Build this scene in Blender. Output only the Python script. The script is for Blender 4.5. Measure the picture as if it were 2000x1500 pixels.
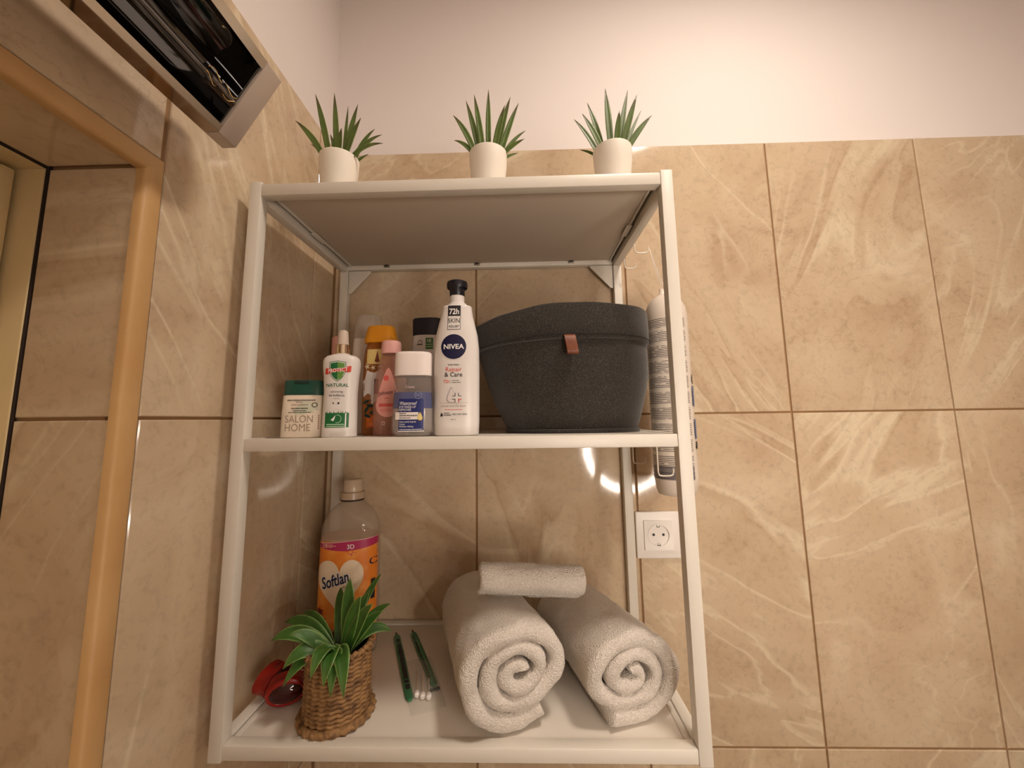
import bpy, bmesh, math, random
from mathutils import Vector, Matrix, noise as mnoise

for o in list(bpy.data.objects):
    bpy.data.objects.remove(o, do_unlink=True)
SC = bpy.context.scene
COL = SC.collection
random.seed(7)

# ------------------------------------------------------------------ camera
YAW, PITCH, ROLL = 0.0247, 0.1243, -0.0138
F_PX = 756.23
cam_d = bpy.data.cameras.new('camera')
cam = bpy.data.objects.new('camera', cam_d)
COL.objects.link(cam)
fwd = Vector((-math.sin(YAW) * math.cos(PITCH), math.cos(YAW) * math.cos(PITCH), math.sin(PITCH)))
rgt = Vector((math.cos(YAW), math.sin(YAW), 0))
upv = rgt.cross(fwd)
r2 = rgt * math.cos(ROLL) + upv * math.sin(ROLL)
u2 = -rgt * math.sin(ROLL) + upv * math.cos(ROLL)
M = Matrix((r2, u2, -fwd)).transposed().to_4x4()
M.translation = Vector((0.38254, -0.50794, 0.40465))
cam.matrix_world = M
cam_d.sensor_fit = 'HORIZONTAL'
cam_d.sensor_width = 36.0
cam_d.lens = 36.0 * F_PX / 2000.0
cam_d.shift_x = 3.12 / 2000.0
cam_d.shift_y = -26.1 / 2000.0
cam_d.clip_start = 0.02
SC.camera = cam

# ------------------------------------------------------------------ world + exposure
w = bpy.data.worlds.new('world')
SC.world = w
w.use_nodes = True
w.node_tree.nodes['Background'].inputs[0].default_value = (1.0, 0.8, 0.6, 1)
w.node_tree.nodes['Background'].inputs[1].default_value = 0.05
SC.view_settings.view_transform = 'Standard'
SC.view_settings.look = 'None'
SC.view_settings.gamma = 1.0
SC.view_settings.use_curve_mapping = False
SC.view_settings.exposure = 0.56
LAMP_POS = (0.86, -0.300, 1.527)      # the round ceiling lamp
LAMP_R = 0.11
LAMP_E = 58.0
RING_POS = (0.915, -0.92, 0.245)      # the lit ring of the round mirror on the opposite wall
RING_E = 66.0
WARM = (1.0, 0.865, 0.745)

# ------------------------------------------------------------------ room numbers
XL, YB = -0.022, 0.30               # tile faces of the left and back wall
ZT = 1.0095                         # top of the tiling
TW, TH = 0.3225, 0.6156             # tile pitch
TX0, TZ0 = 0.2903, 0.4109           # a joint crossing on the back wall
FLOOR, CEIL = -1.25, 1.60
XR, YF = 2.15, -1.0

# ------------------------------------------------------------------ helpers
def s2l(c):
    c = c / 255.0
    return c / 12.92 if c <= 0.04045 else ((c + 0.055) / 1.055) ** 2.4
def rgb(r, g, b):
    return (s2l(r), s2l(g), s2l(b), 1.0)

MATS = {}
def mat(name, col, rough=0.5, metal=0.0, alpha=1.0, spec=0.5, bump=None, var=None, trans=0.0, emit=None, sheen=0.0, sss=0.0):
    if name in MATS:
        return MATS[name]
    m = bpy.data.materials.new(name)
    m.use_nodes = True
    nt = m.node_tree
    b = nt.nodes['Principled BSDF']
    b.inputs['Base Color'].default_value = col
    b.inputs['Roughness'].default_value = rough
    b.inputs['Metallic'].default_value = metal
    b.inputs['Alpha'].default_value = alpha
    b.inputs['Specular IOR Level'].default_value = spec
    b.inputs['Transmission Weight'].default_value = trans
    if sheen:
        b.inputs['Sheen Weight'].default_value = sheen
        b.inputs['Sheen Roughness'].default_value = 0.5
    if emit:
        b.inputs['Emission Color'].default_value = (*emit[0], 1)
        b.inputs['Emission Strength'].default_value = emit[1]
    if bump or var:
        tc = nt.nodes.new('ShaderNodeTexCoord')
    if bump:   # (scale, strength, distance)
        n = nt.nodes.new('ShaderNodeTexNoise')
        n.inputs['Scale'].default_value = bump[0]
        n.inputs['Detail'].default_value = 3
        nt.links.new(tc.outputs['Object'], n.inputs['Vector'])
        bp = nt.nodes.new('ShaderNodeBump')
        bp.inputs['Strength'].default_value = bump[1]
        bp.inputs['Distance'].default_value = bump[2]
        nt.links.new(n.outputs['Fac'], bp.inputs['Height'])
        nt.links.new(bp.outputs['Normal'], b.inputs['Normal'])
    if var:    # (scale, second colour, low, high)
        n = nt.nodes.new('ShaderNodeTexNoise')
        n.inputs['Scale'].default_value = var[0]
        n.inputs['Detail'].default_value = 5
        nt.links.new(tc.outputs['Object'], n.inputs['Vector'])
        r = nt.nodes.new('ShaderNodeValToRGB')
        r.color_ramp.elements[0].position = var[2]
        r.color_ramp.elements[0].color = col
        r.color_ramp.elements[1].position = var[3]
        r.color_ramp.elements[1].color = var[1]
        nt.links.new(n.outputs['Fac'], r.inputs['Fac'])
        nt.links.new(r.outputs['Color'], b.inputs['Base Color'])
    MATS[name] = m
    return m

def finish(me, angle=35):
    bm = bmesh.new(); bm.from_mesh(me)
    bmesh.ops.recalc_face_normals(bm, faces=bm.faces)
    ca = math.radians(angle)
    for f in bm.faces:
        f.smooth = True
    for e in bm.edges:
        if len(e.link_faces) == 2 and e.calc_face_angle(0) > ca:
            e.smooth = False
    bm.to_mesh(me); bm.free()

def link(o, parent=None):
    COL.objects.link(o)
    if parent is not None:
        o.parent = parent
    return o

def mesh_obj(name, verts, faces, m, parent=None, smooth=True, loc=None, rot=None, angle=35):
    me = bpy.data.meshes.new(name)
    me.from_pydata([tuple(v) for v in verts], [], faces)
    if smooth:
        finish(me, angle)
    else:
        bm = bmesh.new(); bm.from_mesh(me)
        bmesh.ops.recalc_face_normals(bm, faces=bm.faces); bm.to_mesh(me); bm.free()
    me.materials.append(m)
    o = bpy.data.objects.new(name, me)
    if loc: o.location = loc
    if rot: o.rotation_euler = rot
    return link(o, parent)

def bm_obj(name, bm, m, parent=None, loc=None, rot=None, angle=35):
    me = bpy.data.meshes.new(name)
    bm.to_mesh(me); bm.free()
    finish(me, angle)
    for k in (m if isinstance(m, (list, tuple)) else [m]):
        me.materials.append(k)
    o = bpy.data.objects.new(name, me)
    if loc: o.location = loc
    if rot: o.rotation_euler = rot
    return link(o, parent)

def add_box(bm, x0, x1, y0, y1, z0, z1, bev=0.0, seg=2):
    r = bmesh.ops.create_cube(bm, size=1.0)
    vs = r['verts']
    for v in vs:
        v.co = Vector(((x0 + x1) / 2 + v.co.x * (x1 - x0), (y0 + y1) / 2 + v.co.y * (y1 - y0), (z0 + z1) / 2 + v.co.z * (z1 - z0)))
    if bev > 0:
        es = list({e for v in vs for e in v.link_edges})
        bmesh.ops.bevel(bm, geom=es, offset=bev, segments=seg, profile=0.5, affect='EDGES')

def box(name, x0, x1, y0, y1, z0, z1, m, parent=None, bev=0.0, seg=2):
    bm = bmesh.new()
    add_box(bm, x0, x1, y0, y1, z0, z1, bev, seg)
    return bm_obj(name, bm, m, parent)

def thing(name, label, cat, loc=(0, 0, 0), rotz=0.0, group=None):
    o = bpy.data.objects.new(name, None)
    o.empty_display_size = 0.03
    o.location = loc
    o.rotation_euler = (0, 0, rotz)
    link(o)
    return tag(o, label, cat, group)

def tag(o, label, cat, group=None):
    o['label'] = label
    o['category'] = cat
    if group: o['group'] = group
    return o

def struct(o):
    o['kind'] = 'structure'
    return o

def tube_mesh(bm, pts, rad, seg=8, closed=False):
    pts = [Vector(p) for p in pts]
    n = len(pts)
    rads = rad if isinstance(rad, (list, tuple)) else [rad] * n
    rings = []
    ref = None
    for i, p in enumerate(pts):
        if closed:
            t = (pts[(i + 1) % n] - pts[i - 1]).normalized()
        else:
            t = (pts[min(i + 1, n - 1)] - pts[max(i - 1, 0)]).normalized()
        if ref is None:
            ref = Vector((0, 0, 1)) if abs(t.z) < 0.9 else Vector((1, 0, 0))
        a = (ref - t * ref.dot(t)).normalized()
        ref = a
        b = t.cross(a)
        rings.append([bm.verts.new(p + (a * math.cos(k * 2 * math.pi / seg) + b * math.sin(k * 2 * math.pi / seg)) * rads[i]) for k in range(seg)])
    for i in range(n if closed else n - 1):
        r0, r1 = rings[i], rings[(i + 1) % n]
        for k in range(seg):
            bm.faces.new((r0[k], r0[(k + 1) % seg], r1[(k + 1) % seg], r1[k]))
    if not closed:
        bm.faces.new(rings[0]); bm.faces.new(rings[-1])

def smooth_path(pts, n=6):
    """Catmull-Rom through the points"""
    P = [Vector(p) for p in pts]
    P = [P[0] * 2 - P[1]] + P + [P[-1] * 2 - P[-2]]
    out = []
    for i in range(1, len(P) - 2):
        for k in range(n):
            t = k / n
            a, b, c, d = P[i - 1], P[i], P[i + 1], P[i + 2]
            out.append(0.5 * ((2 * b) + (c - a) * t + (2 * a - 5 * b + 4 * c - d) * t * t + (3 * b - a - 3 * c + d) * t ** 3))
    out.append(P[-2])
    return out

# lofted superellipse bodies: sections (z, half width, half depth, exponent)
class Loft:
    def __init__(self, secs, fine=1):
        s = [Vector(x) for x in secs]
        if fine > 1:
            s = [Vector(x) for x in self._fine(secs, fine)]
        self.s = s
    @staticmethod
    def _fine(secs, n):
        out = []
        for i in range(len(secs) - 1):
            for k in range(n):
                t = k / n
                out.append([secs[i][j] * (1 - t) + secs[i + 1][j] * t for j in range(4)])
        out.append(list(secs[-1]))
        return out
    def at(self, z):
        s = self.s
        if z <= s[0][0]: return s[0]
        for i in range(len(s) - 1):
            if s[i][0] <= z <= s[i + 1][0] and s[i + 1][0] > s[i][0]:
                t = (z - s[i][0]) / (s[i + 1][0] - s[i][0])
                return s[i] * (1 - t) + s[i + 1] * t
        return s[-1]
    def front(self, x, z, eps=0.0):
        q = self.at(z)
        a, b, n = q[1], q[2], q[3]
        u = min(abs(x) / a, 0.999)
        return -b * (1 - u ** n) ** (1 / n) - eps
    def build(self, name, m, parent, N=48, cap0=True, cap1=True, angle=40):
        vs, fs = [], []
        for q in self.s:
            z, a, b, n = q
            for k in range(N):
                t = 2 * math.pi * k / N
                c, sn = math.cos(t), math.sin(t)
                vs.append((a * math.copysign(abs(c) ** (2 / n), c), b * math.copysign(abs(sn) ** (2 / n), sn), z))
        for i in range(len(self.s) - 1):
            for k in range(N):
                fs.append((i * N + k, i * N + (k + 1) % N, (i + 1) * N + (k + 1) % N, (i + 1) * N + k))
        if cap0: fs.append(tuple(range(N)))
        if cap1: fs.append(tuple((len(self.s) - 1) * N + k for k in range(N)))
        return mesh_obj(name, vs, fs, m, parent, angle=angle)

def decal(loft, outline, m, parent, eps, name='label_print', rings=5, centre=None):
    """flat print in the shape of the outline (x, z), lying on the bottle's front"""
    n = len(outline)
    cx = centre[0] if centre else sum(p[0] for p in outline) / n
    cz = centre[1] if centre else sum(p[1] for p in outline) / n
    vs, fs = [(cx, loft.front(cx, cz, eps), cz)], []
    for r in range(1, rings + 1):
        s = r / rings
        for (x, z) in outline:
            px, pz = cx + (x - cx) * s, cz + (z - cz) * s
            vs.append((px, loft.front(px, pz, eps), pz))
    for k in range(n):
        fs.append((0, 1 + k, 1 + (k + 1) % n))
    for r in range(rings - 1):
        for k in range(n):
            a, b = 1 + r * n + k, 1 + r * n + (k + 1) % n
            fs.append((a, b, b + n, a + n))
    return mesh_obj(name, vs, fs, m, parent, smooth=False)

def rect(x0, x1, z0, z1, n=8):
    o = []
    for k in range(n): o.append((x0 + (x1 - x0) * k / n, z0))
    for k in range(n): o.append((x1, z0 + (z1 - z0) * k / n))
    for k in range(n): o.append((x1 - (x1 - x0) * k / n, z1))
    for k in range(n): o.append((x0, z1 - (z1 - z0) * k / n))
    return o
def circ(cx, cz, r, n=32, sz=1.0):
    return [(cx + r * math.cos(2 * math.pi * k / n), cz + sz * r * math.sin(2 * math.pi * k / n)) for k in range(n)]
def drop(cx, cz, r, h, n=28):
    o = []
    for k in range(n):
        t = 2 * math.pi * k / n
        x, z = r * math.cos(t), r * math.sin(t)
        if z > 0:
            z = h * (z / r); x = r * math.cos(t) * (1 - 0.55 * math.sin(t)) if k else x
        o.append((cx + x, cz + z))
    return o
def heart(cx, cz, w, h, n=48):
    o = []
    for k in range(n):
        t = 2 * math.pi * k / n
        x = 16 * math.sin(t) ** 3
        z = 13 * math.cos(t) - 5 * math.cos(2 * t) - 2 * math.cos(3 * t) - math.cos(4 * t)
        o.append((cx + w * x / 32, cz + h * (z + 2.5) / 29))
    return o
def rounded(outl):
    return outl

def lettering(loft, s, x, z, size, m, parent, eps, bold=0.0, align='CENTER', shear=0.0, rot=0.0, sx=1.0, name='lettering'):
    cu = bpy.data.curves.new('txt', 'FONT')
    cu.body = s; cu.size = size; cu.offset = bold * size; cu.align_x = align; cu.shear = shear
    cu.resolution_u = 3
    cu.fill_mode = 'FRONT'
    to = bpy.data.objects.new('txt', cu)
    COL.objects.link(to)
    bpy.context.view_layer.update()
    me = bpy.data.meshes.new_from_object(to.evaluated_get(bpy.context.evaluated_depsgraph_get()))
    bpy.data.objects.remove(to, do_unlink=True)
    bpy.data.curves.remove(cu)
    c, sn = math.cos(rot), math.sin(rot)
    for v in me.vertices:
        px, pz = v.co.x * sx, v.co.y
        px, pz = x + px * c - pz * sn, z + px * sn + pz * c
        v.co = (px, loft.front(px, pz, eps), pz)
    me.name = name
    me.materials.clear(); me.materials.append(m)
    o = bpy.data.objects.new(name, me)
    return link(o, parent)

def fine_print(loft, lines, m, parent, eps, name='fine_print', seed=1):
    """rows of print too small to read: (x0, x1, z, height)"""
    rnd = random.Random(seed)
    vs, fs = [], []
    for (x0, x1, z, h) in lines:
        x = x0
        while x < x1:
            wl = rnd.uniform(0.0009, 0.0026)
            xe = min(x + wl, x1)
            b = len(vs)
            for (px, pz) in ((x, z), (xe, z), (xe, z + h), (x, z + h)):
                vs.append((px, loft.front(px, pz, eps), pz))
            fs.append((b, b + 1, b + 2, b + 3))
            x = xe + 0.0005
    return mesh_obj(name, vs, fs, m, parent, smooth=False)

class Flat:      # a plane that lettering can lie on: y constant
    def __init__(self, y): self.y = y
    def front(self, x, z, eps=0.0): return self.y - eps

# ------------------------------------------------------------------ materials
def tile_material():
    m = bpy.data.materials.new('marbled_tile'); m.use_nodes = True
    nt = m.node_tree; L = nt.links
    b = nt.nodes['Principled BSDF']
    tc = nt.nodes.new('ShaderNodeTexCoord')
    oi = nt.nodes.new('ShaderNodeObjectInfo')
    mul = nt.nodes.new('ShaderNodeMath'); mul.operation = 'MULTIPLY'; mul.inputs[1].default_value = 37.0
    L.new(oi.outputs['Random'], mul.inputs[0])
    add = nt.nodes.new('ShaderNodeVectorMath'); add.operation = 'ADD'
    L.new(tc.outputs['Object'], add.inputs[0]); L.new(mul.outputs[0], add.inputs[1])
    ang = nt.nodes.new('ShaderNodeMath'); ang.operation = 'MULTIPLY'; ang.inputs[1].default_value = 29.0
    L.new(oi.outputs['Random'], ang.inputs[0])
    rot = nt.nodes.new('ShaderNodeVectorRotate'); rot.rotation_type = 'Y_AXIS'
    L.new(add.outputs[0], rot.inputs['Vector']); L.new(ang.outputs[0], rot.inputs['Angle'])
    mp = nt.nodes.new('ShaderNodeMapping'); mp.inputs['Scale'].default_value = (1.0, 1.0, 0.32)
    L.new(rot.outputs[0], mp.inputs['Vector'])
    def noise(scale, detail, dist, vec, rough=0.55):
        n = nt.nodes.new('ShaderNodeTexNoise')
        n.inputs['Scale'].default_value = scale; n.inputs['Detail'].default_value = detail
        n.inputs['Distortion'].default_value = dist; n.inputs['Roughness'].default_value = rough
        L.new(vec, n.inputs['Vector']); return n.outputs['Fac']
    def ramp(fac, els):
        r = nt.nodes.new('ShaderNodeValToRGB')
        while len(r.color_ramp.elements) < len(els): r.color_ramp.elements.new(0.5)
        for e, (p, c) in zip(r.color_ramp.elements, els): e.position = p; e.color = c
        L.new(fac, r.inputs['Fac']); return r.outputs['Color']
    def g(v): return (v, v, v, 1)
    def mix(fac, a, c, typ='MIX'):
        x = nt.nodes.new('ShaderNodeMix'); x.data_type = 'RGBA'; x.blend_type = typ
        if hasattr(fac, 'links'): L.new(fac, x.inputs['Factor'])
        else: x.inputs['Factor'].default_value = fac
        for s, v in ((x.inputs[6], a), (x.inputs[7], c)):
            if hasattr(v, 'links'): L.new(v, s)
            else: s.default_value = v
        return x.outputs[2]
    def mul2(a, c):
        x = nt.nodes.new('ShaderNodeMath'); x.operation = 'MULTIPLY'
        L.new(a, x.inputs[0])
        if hasattr(c, 'links'): L.new(c, x.inputs[1])
        else: x.inputs[1].default_value = c
        return x.outputs[0]
    base = ramp(noise(5.5, 7, 0.9, rot.outputs[0]), [(0.30, rgb(194, 168, 139)), (0.5, rgb(207, 184, 154)), (0.72, rgb(217, 197, 168))])
    # long veins: thin bands of a stretched, warped noise
    flow = noise(4.2, 4, 1.1, mp.outputs[0], 0.5)
    light = ramp(flow, [(0.44, g(0)), (0.468, g(1)), (0.476, g(0.35)), (0.485, g(0.0)), (0.56, g(0)), (0.575, g(0.8)), (0.59, g(0))])
    m1 = noise(3.0, 2, 0, rot.outputs[0])
    mask1 = ramp(m1, [(0.40, g(0)), (0.58, g(1))])
    dark = ramp(flow, [(0.485, g(0)), (0.495, g(0.9)), (0.51, g(0.45)), (0.535, g(0.25)), (0.56, g(0))])
    mask2 = ramp(noise(2.6, 2, 0, mp.outputs[0]), [(0.46, g(0)), (0.60, g(1))])
    c1 = mix(mul2(mul2(light, mask1), 0.75), base, rgb(230, 216, 186))
    c2 = mix(mul2(mul2(dark, mask2), 0.42), c1, rgb(166, 134, 98))
    hair = ramp(noise(7.0, 6, 1.8, rot.outputs[0], 0.6), [(0.488, g(0)), (0.50, g(1)), (0.512, g(0))])
    mask3 = ramp(noise(4.0, 2, 0, add.outputs[0]), [(0.50, g(0)), (0.64, g(1))])
    c3 = mix(mul2(mul2(hair, mask3), 0.28), c2, rgb(158, 128, 96))
    speck = ramp(noise(90, 3, 0.5, rot.outputs[0]), [(0.28, g(0.86)), (0.5, g(1.0))])
    c4 = mix(1.0, c3, speck, 'MULTIPLY')
    # each tile a touch lighter or darker
    tone = nt.nodes.new('ShaderNodeMapRange'); tone.inputs['To Min'].default_value = 0.93; tone.inputs['To Max'].default_value = 1.03
    L.new(oi.outputs['Random'], tone.inputs['Value'])
    hs = nt.nodes.new('ShaderNodeHueSaturation')
    L.new(tone.outputs[0], hs.inputs['Value']); L.new(c4, hs.inputs['Color'])
    L.new(hs.outputs['Color'], b.inputs['Base Color'])
    b.inputs['Roughness'].default_value = 0.075
    bp = nt.nodes.new('ShaderNodeBump'); bp.inputs['Strength'].default_value = 0.06; bp.inputs['Distance'].default_value = 0.002
    L.new(noise(14, 2, 0, rot.outputs[0]), bp.inputs['Height']); L.new(bp.outputs['Normal'], b.inputs['Normal'])
    return m

TILE = tile_material()
GROUT = mat('brown_grout', rgb(158, 122, 84), 0.9, bump=(300, 0.3, 0.001))
PAINT = mat('white_wall_paint', rgb(236, 228, 224), 0.85, bump=(180, 0.12, 0.001))
PVC = mat('beige_plastic_trim', rgb(205, 165, 112), 0.45, var=(12, rgb(196, 152, 98), 0.4, 0.7))
CREAM = mat('cream_gloss_paint', rgb(222, 200, 152), 0.35, var=(8, rgb(212, 188, 140), 0.4, 0.7))
GAPSHADE = mat('gap_shade', rgb(48, 34, 24), 0.9)  # shade of narrow gaps and slots, put into a dark colour
STEEL = mat('white_powder_coated_steel', rgb(226, 220, 208), 0.38, bump=(900, 0.05, 0.0005))
BOARD = mat('white_shelf_board', rgb(226, 218, 206), 0.42, bump=(700, 0.05, 0.0005))
UNDER = mat('shaded_white_board', rgb(205, 192, 176), 0.6)  # darker copy of the shelf white; underside shade put into the colour
CHROME = mat('brushed_chrome', rgb(205, 200, 195), 0.22, metal=1.0)
ZINC = mat('zinc_clip', rgb(150, 146, 138), 0.35, metal=1.0)
WPLAST = mat('white_plastic', rgb(238, 232, 224), 0.35)
WBOT = mat('white_bottle_plastic', rgb(228, 222, 217), 0.30)
NAVY = mat('navy_print', rgb(14, 14, 58), 0.4)
BLACK = mat('black_plastic', rgb(12, 12, 20), 0.35)
INK = mat('dark_ink', rgb(34, 30, 34), 0.6)
GREYINK = mat('grey_ink', rgb(160, 140, 122), 0.6)
REDINK = mat('red_ink', rgb(214, 62, 46), 0.5)
WHITEINK = mat('white_ink', rgb(245, 242, 238), 0.5)

# ------------------------------------------------------------------ tiles
_tile_cache = {}
def tile_mesh(w_, h_):
    key = (round(w_, 5), round(h_, 5))
    if key in _tile_cache: return _tile_cache[key]
    c, t = 0.0011, 0.008
    vs, fs = [], []
    for (ins, y) in ((0, t), (0, c), (c, 0)):
        for (sx, sz) in ((-1, -1), (1, -1), (1, 1), (-1, 1)):
            vs.append((sx * (w_ / 2 - ins), y, sz * (h_ / 2 - ins)))
    fs.append((8, 9, 10, 11))
    for r in range(2):
        for k in range(4):
            a, b = r * 4 + k, r * 4 + (k + 1) % 4
            fs.append((a, b, b + 4, a + 4))
    me = bpy.data.meshes.new('tile')
    me.from_pydata(vs, [], fs)
    bm = bmesh.new(); bm.from_mesh(me); bmesh.ops.recalc_face_normals(bm, faces=bm.faces); bm.to_mesh(me); bm.free()
    if me.polygons[0].normal.y > 0: me.flip_normals()
    me.materials.append(TILE)
    _tile_cache[key] = me
    return me
JO = 0.0036
trnd = random.Random(3)
def tile(parent, cx, cy, cz, w_, h_, facing):
    """facing: 'back' faces -Y, 'left' faces +X, 'jamb' faces -Y, 'soffit' faces down; tiles sit a hair uneven"""
    o = bpy.data.objects.new('tile', tile_mesh(w_ - JO, h_ - JO))
    o.location = (cx, cy, cz)
    j = lambda: trnd.uniform(-0.0010, 0.0010)
    if facing == 'left': o.rotation_euler = (j(), 0, math.pi / 2 + j())
    elif facing == 'soffit': o.rotation_euler = (math.pi / 2, 0, 0)
    else: o.rotation_euler = (j(), 0, j())
    return link(o, parent)

# ------------------------------------------------------------------ setting: back wall
wall_back = struct(box('wall_back', -0.30, XR + 0.1, YB + 0.018, YB + 0.12, FLOOR, CEIL, PAINT))
box('grout_bed', -0.28, XR, YB + 0.0035, YB + 0.0175, FLOOR, ZT - 0.001, GROUT, wall_back)
xs = [XL + 0.001]
k = -1
while TX0 + k * TW < XR:
    if TX0 + k * TW > XL + 0.01: xs.append(TX0 + k * TW)
    k += 1
xs.append(XR)
zs = [ZT, TZ0, TZ0 - TH, TZ0 - 2 * TH, FLOOR]
for i in range(len(xs) - 1):
    for j in range(len(zs) - 1):
        tile(wall_back, (xs[i] + xs[i + 1]) / 2, YB, (zs[j] + zs[j + 1]) / 2, xs[i + 1] - xs[i], zs[j] - zs[j + 1], 'back')

# ------------------------------------------------------------------ left wall with the doorway
YJ, ZS = -0.127, 0.685              # jamb face and soffit of the doorway
YO, ZO = -0.107, 0.702              # outer edge of its trim
YE = -0.93                          # far jamb
bm = bmesh.new()
add_box(bm, -0.24, XL - 0.022, YF - 0.1, YB + 0.018, ZO, CEIL)
add_box(bm, -0.24, XL - 0.0165, YO - 0.006, YB + 0.018, FLOOR, ZO)
add_box(bm, -0.24, XL - 0.0165, YF - 0.1, YE, FLOOR, ZO)
wall_left = struct(bm_obj('wall_left', bm, PAINT))
bm = bmesh.new()
add_box(bm, XL - 0.0165, XL - 0.0035, YO - 0.003, YB + 0.003, FLOOR, ZO)
add_box(bm, XL - 0.0215, XL - 0.0035, YF, YB + 0.003, ZO - 0.004, ZT - 0.001)
add_box(bm, -0.131, XL - 0.0165, YO - 0.0165, YO - 0.006, FLOOR, ZS + 0.004)      # behind the jamb tiles
add_box(bm, -0.131, XL - 0.0215, YE, YO - 0.005, ZS + 0.0035, ZO)                 # above the soffit tiles
bm_obj('grout_bed', bm, GROUT, wall_left)
YT = 0.2185
ycols = [YB - 0.001, YT, YT - TW, YT - 2 * TW, YT - 3 * TW, YF]
for i in range(5):
    y1, y0 = ycols[i], ycols[i + 1]
    if i < 2:
        if i == 1: y0 = YO + 0.001
        for j in range(4):
            tile(wall_left, XL, (y0 + y1) / 2, (zs[j] + zs[j + 1]) / 2, y1 - y0, zs[j] - zs[j + 1], 'left')
    else:
        if i == 2: y1 = YO - 0.0015
        tile(wall_left, XL, (y0 + y1) / 2, (ZT + ZO) / 2, y1 - y0, ZT - ZO, 'left')
for j in range(1, 4):
    z1 = ZS if j == 1 else zs[j]
    if j == 1:
        tile(wall_left, -0.0801, YJ, (ZS + TZ0) / 2, 0.1022, ZS - TZ0, 'jamb')
    tile(wall_left, -0.0801, YJ, (zs[j] + zs[j + 1]) / 2, 0.1022, zs[j] - zs[j + 1], 'jamb')
for y1, y0 in ((YJ, YJ - 0.31), (YJ - 0.31, YJ - 0.62), (YJ - 0.62, YE)):
    o = tile(wall_left, -0.0801, (y0 + y1) / 2, ZS, 0.1022, y1 - y0, 'soffit')

# trim around the doorway: a rounded plastic profile, mitred at the corner
prof = [(-0.0225, 0.0), (-0.0200, 0.0012), (-0.0192, 0.0045), (-0.0192, 0.0130), (-0.0202, 0.0175), (-0.0240, 0.0208), (-0.0300, 0.0216), (-0.0300, 0.0160), (-0.0225, 0.0160)]
N_ = len(prof)
vs, fs = [], []
for (zv) in (FLOOR, None):
    for (x, d) in prof:
        vs.append((x, YO - d, FLOOR if zv is not None else ZO - d))
for (x, d) in prof:
    vs.append((x, YE, ZO - d))
vert_v = vs[:2 * N_]; head_v = vs[N_:]
fs = [(i, (i + 1) % N_, N_ + (i + 1) % N_, N_ + i) for i in range(N_)] + [tuple(range(N_)), tuple(range(N_, 2 * N_))]
trim = struct(mesh_obj('trim_1', vert_v, fs, PVC, angle=50))
mesh_obj('head_strip', head_v, fs, PVC, trim, angle=50)

# the cream door frame and leaf deep in the doorway
bm = bmesh.new()
add_box(bm, -0.200, -0.1318, -0.1300, -0.118, FLOOR, ZS + 0.010, 0.0008)
add_box(bm, -0.200, -0.1318, YE, -0.1300, ZS - 0.0030, ZS + 0.010, 0.0008)
door = struct(bm_obj('door_1', bm, CREAM))
bm = bmesh.new()
add_box(bm, -0.215, -0.158, -0.1460, -0.1340, FLOOR, ZS - 0.0065, 0.0015)
add_box(bm, -0.215, -0.158, YE, -0.1465, ZS - 0.0200, ZS - 0.0065, 0.0015)
bm_obj('door_stop', bm, CREAM, door)
box('door_leaf', -0.222, -0.200, YE, -0.148, FLOOR + 0.01, ZS - 0.022, CREAM, door, 0.001)
box('gap_shade_strip', -0.1330, -0.1305, -0.1285, -0.1240, FLOOR, ZS + 0.003, GAPSHADE, door)  # dark strips in the frame joint, the gap's shade put into colour
box('gap_shade_strip', -0.1330, -0.1300, YE, -0.1240, ZS - 0.002, ZS + 0.003, GAPSHADE, door)

# the rest of the small bathroom
wall_right = struct(box('wall_right', XR, XR + 0.1, YF - 0.1, YB + 0.018, FLOOR, CEIL, PAINT))
for yc in range(4):
    for j in range(4):
        o = tile(wall_right, XR - 0.009, YB - 0.004 - (yc + 0.5) * TW, (zs[j] + zs[j + 1]) / 2, TW, zs[j] - zs[j + 1], 'left')
        o.rotation_euler = (0, 0, -math.pi / 2)
wall_front = struct(box('wall_front', -0.24, XR + 0.1, YF - 0.1, YF, FLOOR, CEIL, PAINT))
struct(box('floor', -0.24, XR + 0.1, YF - 0.1, YB + 0.12, FLOOR - 0.1, FLOOR, mat('beige_floor', rgb(176, 156, 130), 0.4)))
struct(box('ceiling', -0.30, XR + 0.1, YF - 0.1, YB + 0.12, CEIL, CEIL + 0.1, PAINT))

# ------------------------------------------------------------------ lamps out of frame
t = thing('ceiling_lamp', 'round white ceiling downlight with an added dark rim shading side light', 'lamp', LAMP_POS)
Loft([(0.0, LAMP_R, LAMP_R, 2), (0.004, LAMP_R, LAMP_R, 2)]).build('light_disc', mat('lamp_glass', (1, 1, 1, 1), 0.5, emit=(WARM, LAMP_E)), t, 40)
Loft([(-0.006, LAMP_R + 0.002, LAMP_R + 0.002, 2), (0.006, LAMP_R + 0.002, LAMP_R + 0.002, 2), (0.006, LAMP_R + 0.010, LAMP_R + 0.010, 2), (-0.006, LAMP_R + 0.010, LAMP_R + 0.010, 2), (-0.006, LAMP_R + 0.002, LAMP_R + 0.002, 2)]).build('added_baffle', mat('added_baffle_black', rgb(40, 36, 32), 0.7), t, 40, False, False)  # added unseen rim, put in to hold light off the upper wall
Loft([(0.0065, LAMP_R + 0.010, LAMP_R + 0.010, 2), (CEIL - LAMP_POS[2] - 0.0005, LAMP_R + 0.010, LAMP_R + 0.010, 2)]).build('lamp_body', WPLAST, t, 40)

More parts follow.
